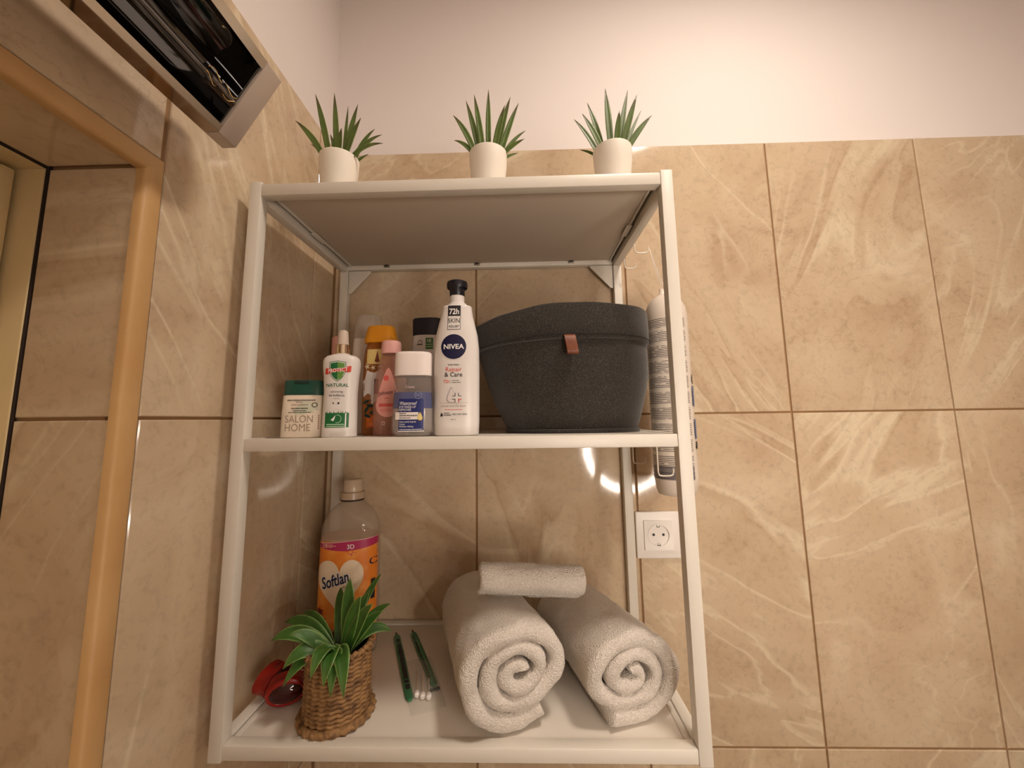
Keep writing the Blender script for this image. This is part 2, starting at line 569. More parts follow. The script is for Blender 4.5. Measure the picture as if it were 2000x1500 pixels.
t = thing('round_mirror', 'round wall mirror with a lit ring around its edge', 'mirror', RING_POS)
def annulus(name, r0, r1, y0, y1, m, parent, N=64):
    vs, fs = [], []
    for (r, y) in ((r0, y0), (r1, y0), (r1, y1), (r0, y1)):
        for k in range(N):
            a = 2 * math.pi * k / N
            vs.append((r * math.cos(a), y, r * math.sin(a)))
    for q in range(4):
        for k in range(N):
            fs.append((q * N + k, q * N + (k + 1) % N, ((q + 1) % 4) * N + (k + 1) % N, ((q + 1) % 4) * N + k))
    return mesh_obj(name, vs, fs, m, parent)
annulus('lit_ring', 0.188, 0.212, 0.0102, 0.013, mat('ring_light', (1, 1, 1, 1), 0.5, emit=(WARM, RING_E)), t)
annulus('backing', 0.002, 0.222, -0.0695, 0.010, WPLAST, t)
DKLIP = mat('added_lip_dark', rgb(46, 42, 38), 0.6)  # for added unseen lips that cut the ring's sideways light
annulus('added_light_lip', 0.213, 0.2175, 0.0102, 0.036, DKLIP, t)
annulus('added_light_lip', 0.1825, 0.187, 0.0102, 0.036, DKLIP, t)
annulus('mirror_glass', 0.002, 0.168, 0.012, 0.017, mat('mirror_silver', rgb(200, 200, 200), 0.03, metal=1.0), t)

# ------------------------------------------------------------------ wall lamp over the doorway (switched off)
t = thing('wall_lamp', 'long chrome wall lamp, switched off, above the tiled doorway', 'lamp', (0.0, -0.093, 0.7285))
LP = [(0.0335, 0.0), (0.0500, 0.0), (0.1000, 0.0850), (0.0940, 0.0925), (0.0300, 0.0780)]   # (x, z) profile, local z
def prism(name, pr, y0, y1, m, parent, bev=0.0):
    bm = bmesh.new()
    a = [bm.verts.new((x, y0, z)) for x, z in pr]
    b = [bm.verts.new((x, y1, z)) for x, z in pr]
    n = len(pr)
    for i in range(n):
        bm.faces.new((a[i], a[(i + 1) % n], b[(i + 1) % n], b[i]))
    bm.faces.new(a); bm.faces.new(b)
    bmesh.ops.recalc_face_normals(bm, faces=bm.faces)
    if bev: bmesh.ops.bevel(bm, geom=bm.edges[:], offset=bev, segments=2, profile=0.5, affect='EDGES')
    return bm_obj(name, bm, m, parent)
LAMPM = mat('satin_lamp_metal', rgb(192, 178, 166), 0.35, metal=0.25)
prism('end_cap', LP, -0.026, 0.0, LAMPM, t, 0.0006)
prism('end_cap', LP, -0.560, -0.534, LAMPM, t, 0.0006)
def strip(name, pts, y0, y1, th, m, parent):
    """open profile given thickness"""
    n = len(pts); P = [Vector((x, 0, z)) for x, z in pts]
    off = []
    for i in range(n):
        d = (P[min(i + 1, n - 1)] - P[max(i - 1, 0)]).normalized()
        off.append(P[i] + Vector((-d.z, 0, d.x)) * th)
    pr = [(p.x, p.z) for p in P] + [(p.x, p.z) for p in reversed(off)]
    return prism(name, pr, y0, y1, m, parent)
GLOSS = mat('polished_lamp_underside', rgb(150, 132, 118), 0.06, metal=1.0)
strip('housing', [(0.0500, 0.0), (0.0340, 0.0), (0.0305, 0.0775), (0.0940, 0.0920), (0.0990, 0.0855)], -0.534, -0.0265, -0.0012, GLOSS, t)
REFL = mat('dark_reflection_black', rgb(14, 11, 10), 0.05, metal=0.0, spec=0.9)  # black stands for the dark room the reflector mirrors, put into its colour
strip('reflector', [(0.0495, 0.0022), (0.0440, 0.0060), (0.0400, 0.0180), (0.0400, 0.0400), (0.0470, 0.0620), (0.0650, 0.0790), (0.0880, 0.0865), (0.0975, 0.0850)], -0.533, -0.027, -0.0010, REFL, t)
strip('reflector_lip', [(0.0503, 0.0006), (0.0540, 0.0072)], -0.534, -0.0265, 0.0006, CHROME, t)
strip('reflector_lip', [(0.0945, 0.0760), (0.1000, 0.0850)], -0.534, -0.0265, 0.0006, CHROME, t)
prism('dark_reflection_plate', [(0.0480, 0.003), (0.0960, 0.0835), (0.0640, 0.0790), (0.0420, 0.0500), (0.0420, 0.0120)], -0.0290, -0.0272, REFL, t)  # added plate, the dark reflection put into its black colour
bm = bmesh.new()
tube_mesh(bm, [(0.060, -0.50, 0.036), (0.060, -0.062, 0.036)], 0.0065, 16)
bm_obj('lamp_tube', bm, mat('unlit_tube_glass', rgb(40, 33, 28), 0.06, spec=1.0), t)
bm = bmesh.new()
tube_mesh(bm, [(0.062, -0.062, 0.034), (0.062, -0.028, 0.034)], [0.0075, 0.006], 12)
bm_obj('tube_end', bm, mat('smoked_glass_end', rgb(60, 48, 40), 0.06, spec=0.8), t)
for dx, ph in ((0.0105, 0.0), (0.0035, 1.2)):
    pts = []
    for k in range(49):
        a = k / 48
        pts.append((0.0655 + dx * 0.55 + 0.0016 * math.sin(a * 6.28 * 1.0 + ph), -0.071 + 0.040 * a, 0.026 + dx + 0.0030 * math.sin(a * 12.56 + ph)))
    bm = bmesh.new(); tube_mesh(bm, pts, 0.00055, 6)
    bm_obj('filament_wire', bm, mat('brass_wire', rgb(220, 190, 130), 0.2, metal=1.0), t)
box('wall_bracket', -0.0215, 0.034, -0.34, -0.24, 0.030, 0.066, LAMPM, t)

# ------------------------------------------------------------------ shelving unit
W, D, H, PW = 0.600, 0.2985, 0.748, 0.0166
unit = thing('shelving_unit', 'white metal open shelving unit with three shelves hung on the tiled wall', 'shelf', (0, 0, 0))
bm = bmesh.new(); add_box(bm, 0, PW, 0, PW, 0, H, 0.0012)
post0 = bm_obj('post', bm, STEEL, unit)
for (x, y) in ((W - PW, 0), (0, D - PW), (W - PW, D - PW)):
    o = bpy.data.objects.new('post', post0.data); o.location = (x, y, 0); link(o, unit)
LEV = [(0.0027, 0.0187, 0.0165), (0.3665, 0.3830, 0.3822), (0.7268, 0.7445, 0.7440)]   # bar bottom, bar top, board top
for li, (b0, b1, bt) in enumerate(LEV):
    box('front_bar', PW, W - PW, 0.0006, PW, b0, b1, STEEL, unit, 0.0012)
    box('rear_bar', PW, W - PW, D - PW, D - 0.001, b0, b1, STEEL, unit, 0.0012)
    for x0 in (0.0006, W - PW - 0.0002):
        box('side_rail', x0, x0 + 0.0150, PW, D - PW, b0 - (0.0045 if li == 2 else 0.0), b1, STEEL, unit, 0.001)
    # the board lies in the frame with a narrow gap at either side
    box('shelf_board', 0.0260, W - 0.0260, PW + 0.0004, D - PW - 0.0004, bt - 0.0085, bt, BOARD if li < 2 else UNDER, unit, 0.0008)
    rw = 0.0042 if li == 2 else 0.0084
    for x0 in (0.0256 - rw, W - 0.0256):
        box('board_runner', x0, x0 + rw, PW + 0.0004, D - PW - 0.0004, bt - 0.0100, bt - (0.0012 if li == 2 else 0.0002), STEEL, unit, 0.0004)
    gw = 0.0054 if li == 2 else 0.0013
    for x0 in (0.0158, W - 0.0158 - gw):
        box('runner_gap_shade', x0, x0 + gw, PW + 0.0004, D - PW - 0.0004, bt - 0.0030, bt - 0.0014, GAPSHADE, unit)  # dark strip filling the gap, its shade put into the colour
    if li == 2:
        for x0 in (0.0192, W - 0.0292):
            box('runner_clip', x0, x0 + 0.010, 0.128, 0.168, bt - 0.0125, bt - 0.0102, STEEL, unit, 0.0008)
        for cx in (0.101, 0.295, 0.495):
            box('bolt_clip', cx - 0.0060, cx + 0.0060, D - PW - 0.0030, D - PW + 0.001, 0.7305, 0.7410, ZINC, unit, 0.0006)
            box('bolt_slot', cx - 0.0032, cx + 0.0032, D - PW - 0.0036, D - PW - 0.0028, 0.7325, 0.7390, GAPSHADE, unit)
def gusset(s):
    x0 = PW + 0.0012 if s > 0 else W - PW - 0.0012
    pr = [(0, 0), (0.047, 0), (0.0475, -0.003), (0.006, -0.0485), (0.002, -0.0500), (0, -0.0480)]
    bm = bmesh.new()
    a = [bm.verts.new((x0 + s * x, D - 0.0130, 0.7255 + z)) for x, z in pr]
    b = [bm.verts.new((x0 + s * x, D - 0.0090, 0.7255 + z)) for x, z in pr]
    n = len(pr)
    for i in range(n): bm.faces.new((a[i], a[(i + 1) % n], b[(i + 1) % n], b[i]))
    bm.faces.new(a); bm.faces.new(b)
    bmesh.ops.recalc_face_normals(bm, faces=bm.faces)
    bmesh.ops.bevel(bm, geom=bm.edges[:], offset=0.0008, segments=2, profile=0.5, affect='EDGES')
    bm_obj('corner_plate', bm, STEEL, unit)
gusset(1); gusset(-1)

# wire hooks over the right side rails
HOOK = mat('white_coated_wire', rgb(224, 214, 198), 0.3)
def hook(y, ztop, drop_, reach, label, over=True):
    zr = ztop + 0.0015
    pts = [(0.5810, y, zr - 0.010), (0.5812, y, zr), (0.5835, y, zr + 0.0016), (0.5990, y, zr + 0.0016), (0.6015, y, zr), (0.6017, y, zr - 0.010),
           (0.6017, y, zr - drop_ + 0.006), (0.6030, y, zr - drop_ + 0.001), (0.6075, y, zr - drop_ - 0.0005),
           (0.6017 + reach - 0.005, y, zr - drop_ - 0.0005), (0.6017 + reach - 0.0012, y, zr - drop_ + 0.0015), (0.6017 + reach, y, zr - drop_ + 0.006), (0.6017 + reach, y, zr - drop_ + 0.0115)]
    if not over: pts = [(0.5990, y, zr - 0.0165), (0.6012, y, zr - 0.0170)] + [(0.6017, y, zr - 0.0190)] + pts[6:]
    bm = bmesh.new(); tube_mesh(bm, pts, 0.0013, 8)
    o = bm_obj('wire_hook', bm, HOOK)
    tag(o, label, 'hook', 'white wire hooks on the side rails')
hook(0.192, 0.7455, 0.036, 0.0255, 'white wire hook on the top rail, nearer the front of the unit')
hook(0.262, 0.7455, 0.038, 0.0235, 'white wire hook on the top rail, close to the rear post')
hook(0.272, 0.3838, 0.0700, 0.0235, 'thin white wire hook below the middle shelf in front of the rear post', False)
hook(0.135, 0.3838, 0.0740, 0.0245, 'white wire hook below the middle shelf in front of the striped pack', False)

# ------------------------------------------------------------------ wall socket
t = thing('wall_socket', 'white round-pin wall socket on the tiles behind the right post', 'socket', (0.6490, YB, 0.1745))
bm = bmesh.new()
add_box(bm, -0.0430, 0.0430, -0.0060, -0.0002, -0.0445, 0.0445, 0.0028, 3)
bm_obj('socket_frame', bm, WPLAST, t)
sq, ci, N4 = [], [], 40
for k in range(N4):
    a = 2 * math.pi * k / N4
    c, s = math.cos(a), math.sin(a)
    f = 0.0280 / max(abs(c), abs(s))
    sq.append((c * f, s * f)); ci.append((c, s))
vs, fs = [], []
for (pts, r, y) in ((sq, 1, -0.0062), (sq, 1, -0.0092), (ci, 0.0205, -0.0092), (ci, 0.0198, -0.0090), (ci, 0.0193, -0.0066), (ci, 0.0001, -0.0066)):
    for (x, z) in pts: vs.append((x * r, y, z * r))
for q in range(5):
    for k in range(N4):
        fs.append((q * N4 + k, q * N4 + (k + 1) % N4, (q + 1) * N4 + (k + 1) % N4, (q + 1) * N4 + k))
ins = mesh_obj('socket_insert', vs, fs, WPLAST, t)
for x in (-0.0095, 0.0095):
    bm = bmesh.new(); tube_mesh(bm, [(x, -0.0072, 0.001), (x, -0.0064, 0.001)], 0.0026, 14)
    bm_obj('pin_hole', bm, BLACK, t)
box('earth_clip', -0.0028, 0.0028, -0.0088, -0.0066, 0.0150, 0.0192, ZINC, t, 0.0004)
box('earth_clip', -0.0028, 0.0028, -0.0088, -0.0066, -0.0192, -0.0150, ZINC, t, 0.0004)
annulus('recess_rim', 0.0204, 0.0216, -0.0101, -0.0091, WPLAST, t, 40)

# ------------------------------------------------------------------ plants
def leaf_material(name, c_mid, c_edge, c_base, c_tip, edge0=0.72):
    m = bpy.data.materials.new(name); m.use_nodes = True
    nt = m.node_tree; L = nt.links; b = nt.nodes['Principled BSDF']
    uv = nt.nodes.new('ShaderNodeUVMap')
    sp = nt.nodes.new('ShaderNodeSeparateXYZ'); L.new(uv.outputs[0], sp.inputs[0])
    r = nt.nodes.new('ShaderNodeValToRGB')
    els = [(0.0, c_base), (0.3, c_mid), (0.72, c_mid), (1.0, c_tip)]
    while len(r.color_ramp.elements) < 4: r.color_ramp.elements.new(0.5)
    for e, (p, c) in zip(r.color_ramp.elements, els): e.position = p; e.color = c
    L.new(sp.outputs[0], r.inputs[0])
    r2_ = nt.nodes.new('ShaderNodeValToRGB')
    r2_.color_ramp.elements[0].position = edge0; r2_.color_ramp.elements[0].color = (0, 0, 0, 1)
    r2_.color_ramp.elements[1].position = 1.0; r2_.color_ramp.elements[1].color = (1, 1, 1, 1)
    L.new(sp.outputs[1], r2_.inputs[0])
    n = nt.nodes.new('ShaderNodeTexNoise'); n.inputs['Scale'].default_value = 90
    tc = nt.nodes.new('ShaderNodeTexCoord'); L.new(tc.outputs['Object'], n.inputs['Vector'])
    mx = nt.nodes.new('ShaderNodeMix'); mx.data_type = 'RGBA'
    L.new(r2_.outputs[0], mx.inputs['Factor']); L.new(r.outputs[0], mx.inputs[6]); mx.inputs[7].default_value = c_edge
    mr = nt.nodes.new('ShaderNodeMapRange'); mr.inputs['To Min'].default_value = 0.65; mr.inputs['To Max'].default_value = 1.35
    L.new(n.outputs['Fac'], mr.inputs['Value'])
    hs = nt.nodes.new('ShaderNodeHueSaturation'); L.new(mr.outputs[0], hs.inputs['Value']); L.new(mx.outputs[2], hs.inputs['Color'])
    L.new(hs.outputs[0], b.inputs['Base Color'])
    b.inputs['Roughness'].default_value = 0.45
    return m
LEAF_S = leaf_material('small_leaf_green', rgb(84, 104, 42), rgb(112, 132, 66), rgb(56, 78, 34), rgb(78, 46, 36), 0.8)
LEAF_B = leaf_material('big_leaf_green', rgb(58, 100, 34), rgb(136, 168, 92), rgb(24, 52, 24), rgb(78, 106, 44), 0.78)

def leaf(parent, base, ctrl, tip, width, m, nseg=10, fold=0.30, face=None):
    base, ctrl, tip = Vector(base), Vector(ctrl), Vector(tip)
    vs, fs, uvs = [], [], []
    for i in range(nseg + 1):
        s = i / nseg
        p = base * (1 - s) ** 2 + ctrl * 2 * s * (1 - s) + tip * s * s
        d = ((ctrl - base) * (1 - s) + (tip - ctrl) * s).normalized()
        view = Vector(face) if face else Vector((0.05, -1, 0.12))
        side = d.cross(view)
        if side.length < 1e-4: side = Vector((1, 0, 0))
        side.normalize()
        nrm = side.cross(d).normalized()
        wv = width * 0.5 * (0.62 + 1.25 * s - 0.4 * s * s) * (1 - s ** 2.6) if s < 1 else 0.0002
        for (q, v) in ((-1, 1.0), (-0.5, 0.5), (0, 0.0), (0.5, 0.5), (1, 1.0)):
            vs.append(p + side * q * wv - nrm * (-abs(q)) * wv * fold)
            uvs.append((s, v))
    th = 0.0004
    n0 = len(vs)
    for i in range(nseg):
        for k in range(4):
            a = i * 5 + k
            fs.append((a, a + 1, a + 6, a + 5))
    me = bpy.data.meshes.new('leaf')
    me.from_pydata([tuple(v) for v in vs], [], fs)
    ul = me.uv_layers.new(name='UVMap')
    for lp in me.loops:
        ul.data[lp.index].uv = uvs[lp.vertex_index]
    for f in me.polygons: f.use_smooth = True
    me.materials.append(m)
    o = bpy.data.objects.new('leaf', me)
    md = o.modifiers.new('thickness', 'SOLIDIFY'); md.thickness = th; md.offset = 0
    return link(o, parent)

POTM = mat('matt_white_pot', rgb(236, 228, 214), 0.55)
SOIL = mat('dark_soil', rgb(40, 30, 22), 0.95, bump=(200, 0.8, 0.004))
TZ = 0.7442
def small_plant(cx, cy, tips, label):
    t = thing('potted_plant', label, 'plant', (cx, cy, TZ), 0, 'small potted plants on top of the shelving unit')
    Loft([(0, 0.0225, 0.0225, 2), (0.0006, 0.0232, 0.0232, 2), (0.020, 0.0255, 0.0255, 2), (0.046, 0.0285, 0.0285, 2), (0.064, 0.0293, 0.0293, 2), (0.0665, 0.0290, 0.0290, 2),
          (0.0672, 0.0282, 0.0282, 2), (0.0660, 0.0272, 0.0272, 2), (0.058, 0.0265, 0.0265, 2)]).build('pot', POTM, t, 40)
    Loft([(0.054, 0.0265, 0.0265, 2), (0.0585, 0.0250, 0.0250, 2), (0.060, 0.012, 0.012, 2)]).build('soil', SOIL, t, 24)
    for (x, dy, z, arch, wd) in tips:
        tip = Vector((x - cx, dy, z - TZ))
        d = Vector((tip.x, tip.y, 0))
        base = Vector((max(-0.016, min(0.016, tip.x * 0.30)), max(-0.014, min(0.014, dy * 0.5)), 0.054))
        mid = base.lerp(tip, 0.5)
        L_ = (tip - base).length
        ctrl = mid + Vector((0, 0, 1)) * L_ * arch + Vector((-tip.x, 0, 0)) * 0.10
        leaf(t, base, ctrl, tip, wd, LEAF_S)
B = 0.0098
small_plant(0.106, 0.045, [(0.0386, -.010, 0.8719, .10, B), (0.0622, 0, 0.9258, .02, B), (0.0877, .010, 0.9359, .0, B), (0.1018, .030, 0.9291, .04, .006), (0.1318, 0, 0.9051, .02, B),
    (0.1464, -.020, 0.8644, .02, B), (0.1522, .020, 0.8778, .16, .008), (0.1719, 0, 0.8512, .22, .0085), (0.1796, -.015, 0.8245, .26, .0085), (0.0474, .020, 0.8550, .12, .006), (0.1435, .020, 0.8337, .1, .006),
    (0.1195, -.025, 0.8441, 0, B), (0.0735, .030, 0.8794, .12, .007), (0.128, .040, 0.872, .1, .008), (0.090, .045, 0.868, .1, .008)],
    'small spiky green plant in white pot at the left end of the top shelf')
small_plant(0.339, 0.045, [(0.2860, -.010, 0.8721, .10, B), (0.3023, .015, 0.9185, .03, B), (0.3186, -.010, 0.9059, .0, B), (0.3402, 0, 0.9233, 0, .009), (0.3751, -.010, 0.9003, .0, B), (0.3878, .010, 0.9072, .0, B),
    (0.3985, .015, 0.8624, .14, .007), (0.3960, -.010, 0.8287, .08, .008), (0.3856, .010, 0.8201, .12, .006), (0.2860, 0, 0.8377, .25, .008), (0.3080, .035, 0.8957, .12, .006), (0.3665, -.020, 0.8777, 0, B),
    (0.330, .045, 0.868, .1, .008), (0.362, .042, 0.862, .1, .008)],
    'small spiky green plant in white pot, middle of the top shelf')
small_plant(0.530, 0.045, [(0.4750, .010, 0.8752, .06, .009), (0.4846, -.010, 0.8675, .04, B), (0.4971, .010, 0.9031, .02, .009), (0.5228, -.005, 0.9134, 0, .011), (0.5622, .010, 0.9232, 0, .009), (0.5677, -.015, 0.8919, 0, B),
    (0.5866, .025, 0.8994, .0, .006), (0.5919, -.005, 0.8653, .04, B), (0.5026, .030, 0.8490, .2, .006), (0.4837, .015, 0.8258, .15, .006), (0.5373, -.025, 0.8586, 0, B),
    (0.520, .045, 0.868, .1, .008), (0.552, .042, 0.862, .1, .008)],
    'small spiky green plant in white pot at the right end of the top shelf')

# plant in a woven rope basket on the bottom shelf
t = thing('basket_plant', 'broad-leaved green plant in a brown woven rope pot on the bottom shelf', 'plant', (0.130, 0.0570, 0.0167))
ROPE = mat('seagrass_rope', rgb(156, 118, 74), 0.7, var=(110, rgb(92, 62, 36), 0.42, 0.70), bump=(500, 0.3, 0.001))
Loft([(0.004, 0.039, 0.039, 2), (0.070, 0.0375, 0.0375, 2), (0.080, 0.0375, 0.0375, 2), (0.080, 0.0365, 0.0365, 2), (0.066, 0.0360, 0.0360, 2)]).build('liner', mat('dark_liner', rgb(52, 38, 26), 0.9), t, 32)
Loft([(0.060, 0.0355, 0.0355, 2), (0.068, 0.034, 0.034, 2), (0.071, 0.018, 0.018, 2)]).build('soil', SOIL, t, 24)
def rope_ring(name, r, z, thick, turns, parent, slope=0.0, N=150, amp=0.30, seed=0):
    vs, fs, S = [], [], 7
    rnd = random.Random(seed)
    jit = [rnd.uniform(-0.0005, 0.0005) for _ in range(12)]
    for i in range(N):
        a = 2 * math.pi * i / N
        j = jit[int(i * 12 / N)] * (0.5 + 0.5 * math.sin(i * 12 / N * 6.28))
        for k in range(S):
            b = 2 * math.pi * k / S
            rr = thick * (1 + amp * math.sin(turns * a + b))
            vs.append(((r + j + rr * math.cos(b)) * math.cos(a), (r + j + rr * math.cos(b)) * math.sin(a), z + slope * math.sin(a * 2 + seed) + rr * math.sin(b) * 1.05))
    for i in range(N):
        for k in range(S):
            fs.append((i * S + k, ((i + 1) % N) * S + k, ((i + 1) % N) * S + (k + 1) % S, i * S + (k + 1) % S))
    return mesh_obj(name, vs, fs, ROPE, parent, angle=180)
rows = 14
for i in range(rows):
    z = 0.0115 + i * 0.0052
    rope_ring('rope_row', 0.0402 - 0.0006 * math.sin(i / rows * 3.1), z, 0.0026, 22, t, 0.0003, seed=i, amp=0.34)
rope_ring('braided_rim', 0.0400, 0.0845, 0.0036, 30, t, 0.0008, amp=0.42, seed=40)
rope_ring('braided_foot', 0.0435, 0.0052, 0.0048, 26, t, 0.0005, amp=0.05, seed=41)
rope_ring('braided_foot', 0.0455, 0.0050, 0.0036, 24, t, 0.0006, amp=0.40, seed=42)
big = [  # tip (world), arch, width, base shift
    ((0.1401, .060, 0.1867), .04, .020), ((0.1641, .040, 0.1716), .02, .021), ((0.1840, .030, 0.1663), .00, .021), ((0.1910, .050, 0.1483), .02, .016),
    ((0.1818, .110, 0.1308), .12, .014), ((0.1537, .100, 0.1554), .02, .016), ((0.0539, .100, 0.1241), .16, .014), ((0.0386, .080, 0.1196), .20, .020),
    ((0.0385, .050, 0.1102), .26, .021), ((0.0749, .030, 0.1282), .12, .016), ((0.0744, .020, 0.0928), .34, .021), ((0.0756, .020, 0.0720), .40, .018),
    ((0.1260, -.010, 0.1000), .52, .020), ((0.1400, -.006, 0.0890), .55, .021), ((0.1464, .000, 0.0734), .58, .019), ((0.1644, -.004, 0.0750), .60, .021),
    ((0.1596, .130, 0.1665), .08, .012), ((0.100, .120, 0.150), .1, .016), ((0.130, .140, 0.125), .25, .018), ((0.192, .085, 0.105), .3, .016)]
base_w = Vector((0.130, 0.0570, 0.0167))
for (tip, arch, wd) in big:
    tp = Vector(tip) - base_w
    out = Vector((tp.x, tp.y, 0)).normalized() * 0.010
    base = Vector((out.x, out.y, 0.072))
    mid = base.lerp(tp, 0.5)
    L_ = (tp - base).length
    ctrl = mid + Vector((0, 0, 1)) * L_ * arch + Vector((0, 0, 0.014))
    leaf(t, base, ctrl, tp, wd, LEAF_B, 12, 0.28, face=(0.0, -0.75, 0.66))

# ------------------------------------------------------------------ bottles on the middle shelf
SZ = 0.3824
# 1 conditioner with green cap
t = thing('conditioner_bottle', 'small beige flat bottle with dark green flip cap', 'bottle', (0.0700, 0.047, SZ), 0.16)
L1 = Loft([(0, 0.0270, 0.0135, 3.6), (0.0012, 0.0285, 0.0150, 3.6), (0.030, 0.0283, 0.0152, 3.6), (0.0585, 0.0272, 0.0150, 3.6), (0.0600, 0.0262, 0.0142, 3.6)])
L1.build('body', mat('beige_bottle', rgb(232, 218, 198), 0.4), t)
GRN = mat('dark_green_plastic', rgb(24, 74, 60), 0.35)
c1 = Loft([(0.0602, 0.0262, 0.0142, 3.6), (0.0608, 0.0268, 0.0148, 3.6), (0.0800, 0.0262, 0.0144, 3.6), (0.0812, 0.0252, 0.0135, 3.6)])
c1.build('cap', GRN, t)
decal(c1, rect(-0.010, 0.010, 0.0755, 0.0800), mat('thumb_notch_green', rgb(12, 44, 36), 0.5), t, 0.0002, 'thumb_notch')
LG = mat('pale_green_label', rgb(206, 208, 186), 0.5)
decal(L1, [(-0.008, 0.032), (0.004, 0.033), (0.018, 0.035), (0.026, 0.038), (0.026, 0.054), (0.012, 0.052), (0.002, 0.050), (-0.006, 0.042)], LG, t, 0.0002)
fine_print(L1, [(-0.018, 0.020, 0.0520, 0.0013), (-0.006, 0.003, 0.0495, 0.0009)], INK, t, 0.0005, seed=2)
fine_print(L1, [(-0.012, 0.010, 0.0405, 0.0014), (-0.010, 0.008, 0.0375, 0.0010), (-0.016, 0.014, 0.0350, 0.0010)], INK, t, 0.0005, seed=3)
fine_print(L1, [(-0.012, 0.010, 0.0455, 0.0014)], GREYINK, t, 0.0005, seed=4)
decal(L1, circ(0.0185, 0.0460, 0.0038), mat('seal_brown', rgb(96, 82, 66), 0.5), t, 0.0004, 'seal')
decal(L1, circ(0.0185, 0.0460, 0.0024), LG, t, 0.0006, 'seal')
lettering(L1, 'SALON', -0.001, 0.0215, 0.0145, GREYINK, t, 0.0004, sx=0.82)
lettering(L1, 'HOME', -0.003, 0.0095, 0.0145, GREYINK, t, 0.0004, sx=0.85)
fine_print(L1, [(0.0235, 0.0248, 0.012 + 0.003 * k, 0.002) for k in range(7)], mat('rust_ink', rgb(150, 84, 66), 0.5), t, 0.0005, seed=5)

# 2 insect spray
t = thing('spray_bottle', 'white spray bottle with silver collar and red and green shield print', 'bottle', (0.1250, 0.042, SZ), 0.20)
L2 = Loft([(0, 0.0215, 0.0150, 2.6), (0.0015, 0.0232, 0.0162, 2.6), (0.030, 0.0228, 0.0160, 2.6), (0.062, 0.0222, 0.0155, 2.6), (0.085, 0.0236, 0.0160, 2.6), (0.100, 0.0252, 0.0166, 2.6), (0.107, 0.0252, 0.0166, 2.6),
           (0.1120, 0.0238, 0.0160, 2.5), (0.1155, 0.0200, 0.0150, 2.3), (0.1178, 0.0120, 0.0120, 2.1), (0.1190, 0.0095, 0.0095, 2)], 3)
L2.build('body', WBOT, t)
Loft([(0.1190, 0.0092, 0.0092, 2), (0.1195, 0.0097, 0.0097, 2), (0.1320, 0.0097, 0.0097, 2), (0.1326, 0.0090, 0.0090, 2)]).build('collar', mat('silver_collar', rgb(225, 205, 180), 0.16, metal=1.0), t, 32)
Loft([(0.1326, 0.0080, 0.0080, 2), (0.1500, 0.0070, 0.0070, 2), (0.1535, 0.0058, 0.0058, 2), (0.1545, 0.0035, 0.0035, 2)]).build('spray_cap', mat('frosted_cap', rgb(224, 206, 190), 0.4, alpha=0.75), t, 32)
DG, MG = mat('deep_green_print', rgb(18, 104, 54), 0.45), mat('mid_green_print', rgb(102, 150, 66), 0.45)
def shield(cx, cz, w_, h_):
    o = []
    for (x, z) in ((-1, 0.86), (-0.5, 0.92), (0, 1.0), (0.5, 0.92), (1, 0.86), (1.0, 0.3), (0.92, -0.15), (0.72, -0.5), (0.4, -0.8), (0, -1.0), (-0.4, -0.8), (-0.72, -0.5), (-0.92, -0.15), (-1.0, 0.3)):
        o.append((cx + x * w_, cz + z * h_))
    return o
decal(L2, shield(-0.002, 0.0925, 0.0112, 0.0148), DG, t, 0.0003)
decal(L2, shield(-0.002, 0.0925, 0.0104, 0.0138), WHITEINK, t, 0.0005)
decal(L2, shield(-0.002, 0.0925, 0.0096, 0.0128), DG, t, 0.0007)
decal(L2, [(-0.002, 0.105), (0.0076, 0.1035), (0.0070, 0.0905), (0.0040, 0.0830), (-0.002, 0.0797)], MG, t, 0.0009)
decal(L2, [(-0.0185, 0.0876), (0.0158, 0.0915), (0.0163, 0.1002), (-0.0180, 0.0962)], REDINK, t, 0.0012)
lettering(L2, 'PROTECT', -0.0014, 0.0910, 0.0078, WHITEINK, t, 0.0016, 0.012, shear=0.12, rot=0.11, sx=0.78)
lettering(L2, 'NATURAL', -0.002, 0.0705, 0.0066, DG, t, 0.0005, 0.012, sx=1.02)
lettering(L2, 'szúnyog', -0.002, 0.0622, 0.0046, INK, t, 0.0005, 0.0, sx=1.1)
lettering(L2, 'és kullancs', -0.002, 0.0570, 0.0046, INK, t, 0.0005, 0.012, sx=1.05)
fine_print(L2, [(-0.006, 0.003, 0.0535, 0.0008)], GREYINK, t, 0.0005)
decal(L2, circ(-0.0060, 0.0475, 0.0009, 10, 1.5), INK, t, 0.0005, 'pest_symbol')
decal(L2, circ(0.0010, 0.0475, 0.0014, 10), INK, t, 0.0005, 'pest_symbol')
decal(L2, rect(-0.0165, 0.0150, 0.0140, 0.0335, 12), DG, t, 0.0004)
for k in range(17):
    gx = -0.0160 + k * 0.0019
    gh = 0.0022 + 0.0016 * math.sin(k * 2.3)
    decal(L2, [(gx - 0.0009, 0.0334), (gx + 0.0009, 0.0334), (gx + 0.0004 * math.sin(k), 0.0334 + gh)], DG, t, 0.0005, 'grass_print', 2)
for a0 in (0.2,):
    pts = []
    for k in range(15):
        a = -2.0 + 3.9 * k / 14
        pts.append((0.0005 + 0.0052 * math.cos(a), 0.0258 + 0.0058 * math.sin(a)))
    inner = [(x * 0.86 + 0.00007, (z - 0.0258) * 0.86 + 0.0258) for x, z in reversed(pts)]
    vs = [(x, L2.front(x, z, 0.0008), z) for x, z in pts + inner]
    n = len(pts)
    mesh_obj('swoosh_print', vs, [(i, i + 1, 2 * n - 2 - i, 2 * n - 1 - i) for i in range(n - 1)], mat('pale_green_ink', rgb(176, 214, 176), 0.5), t, smooth=False)
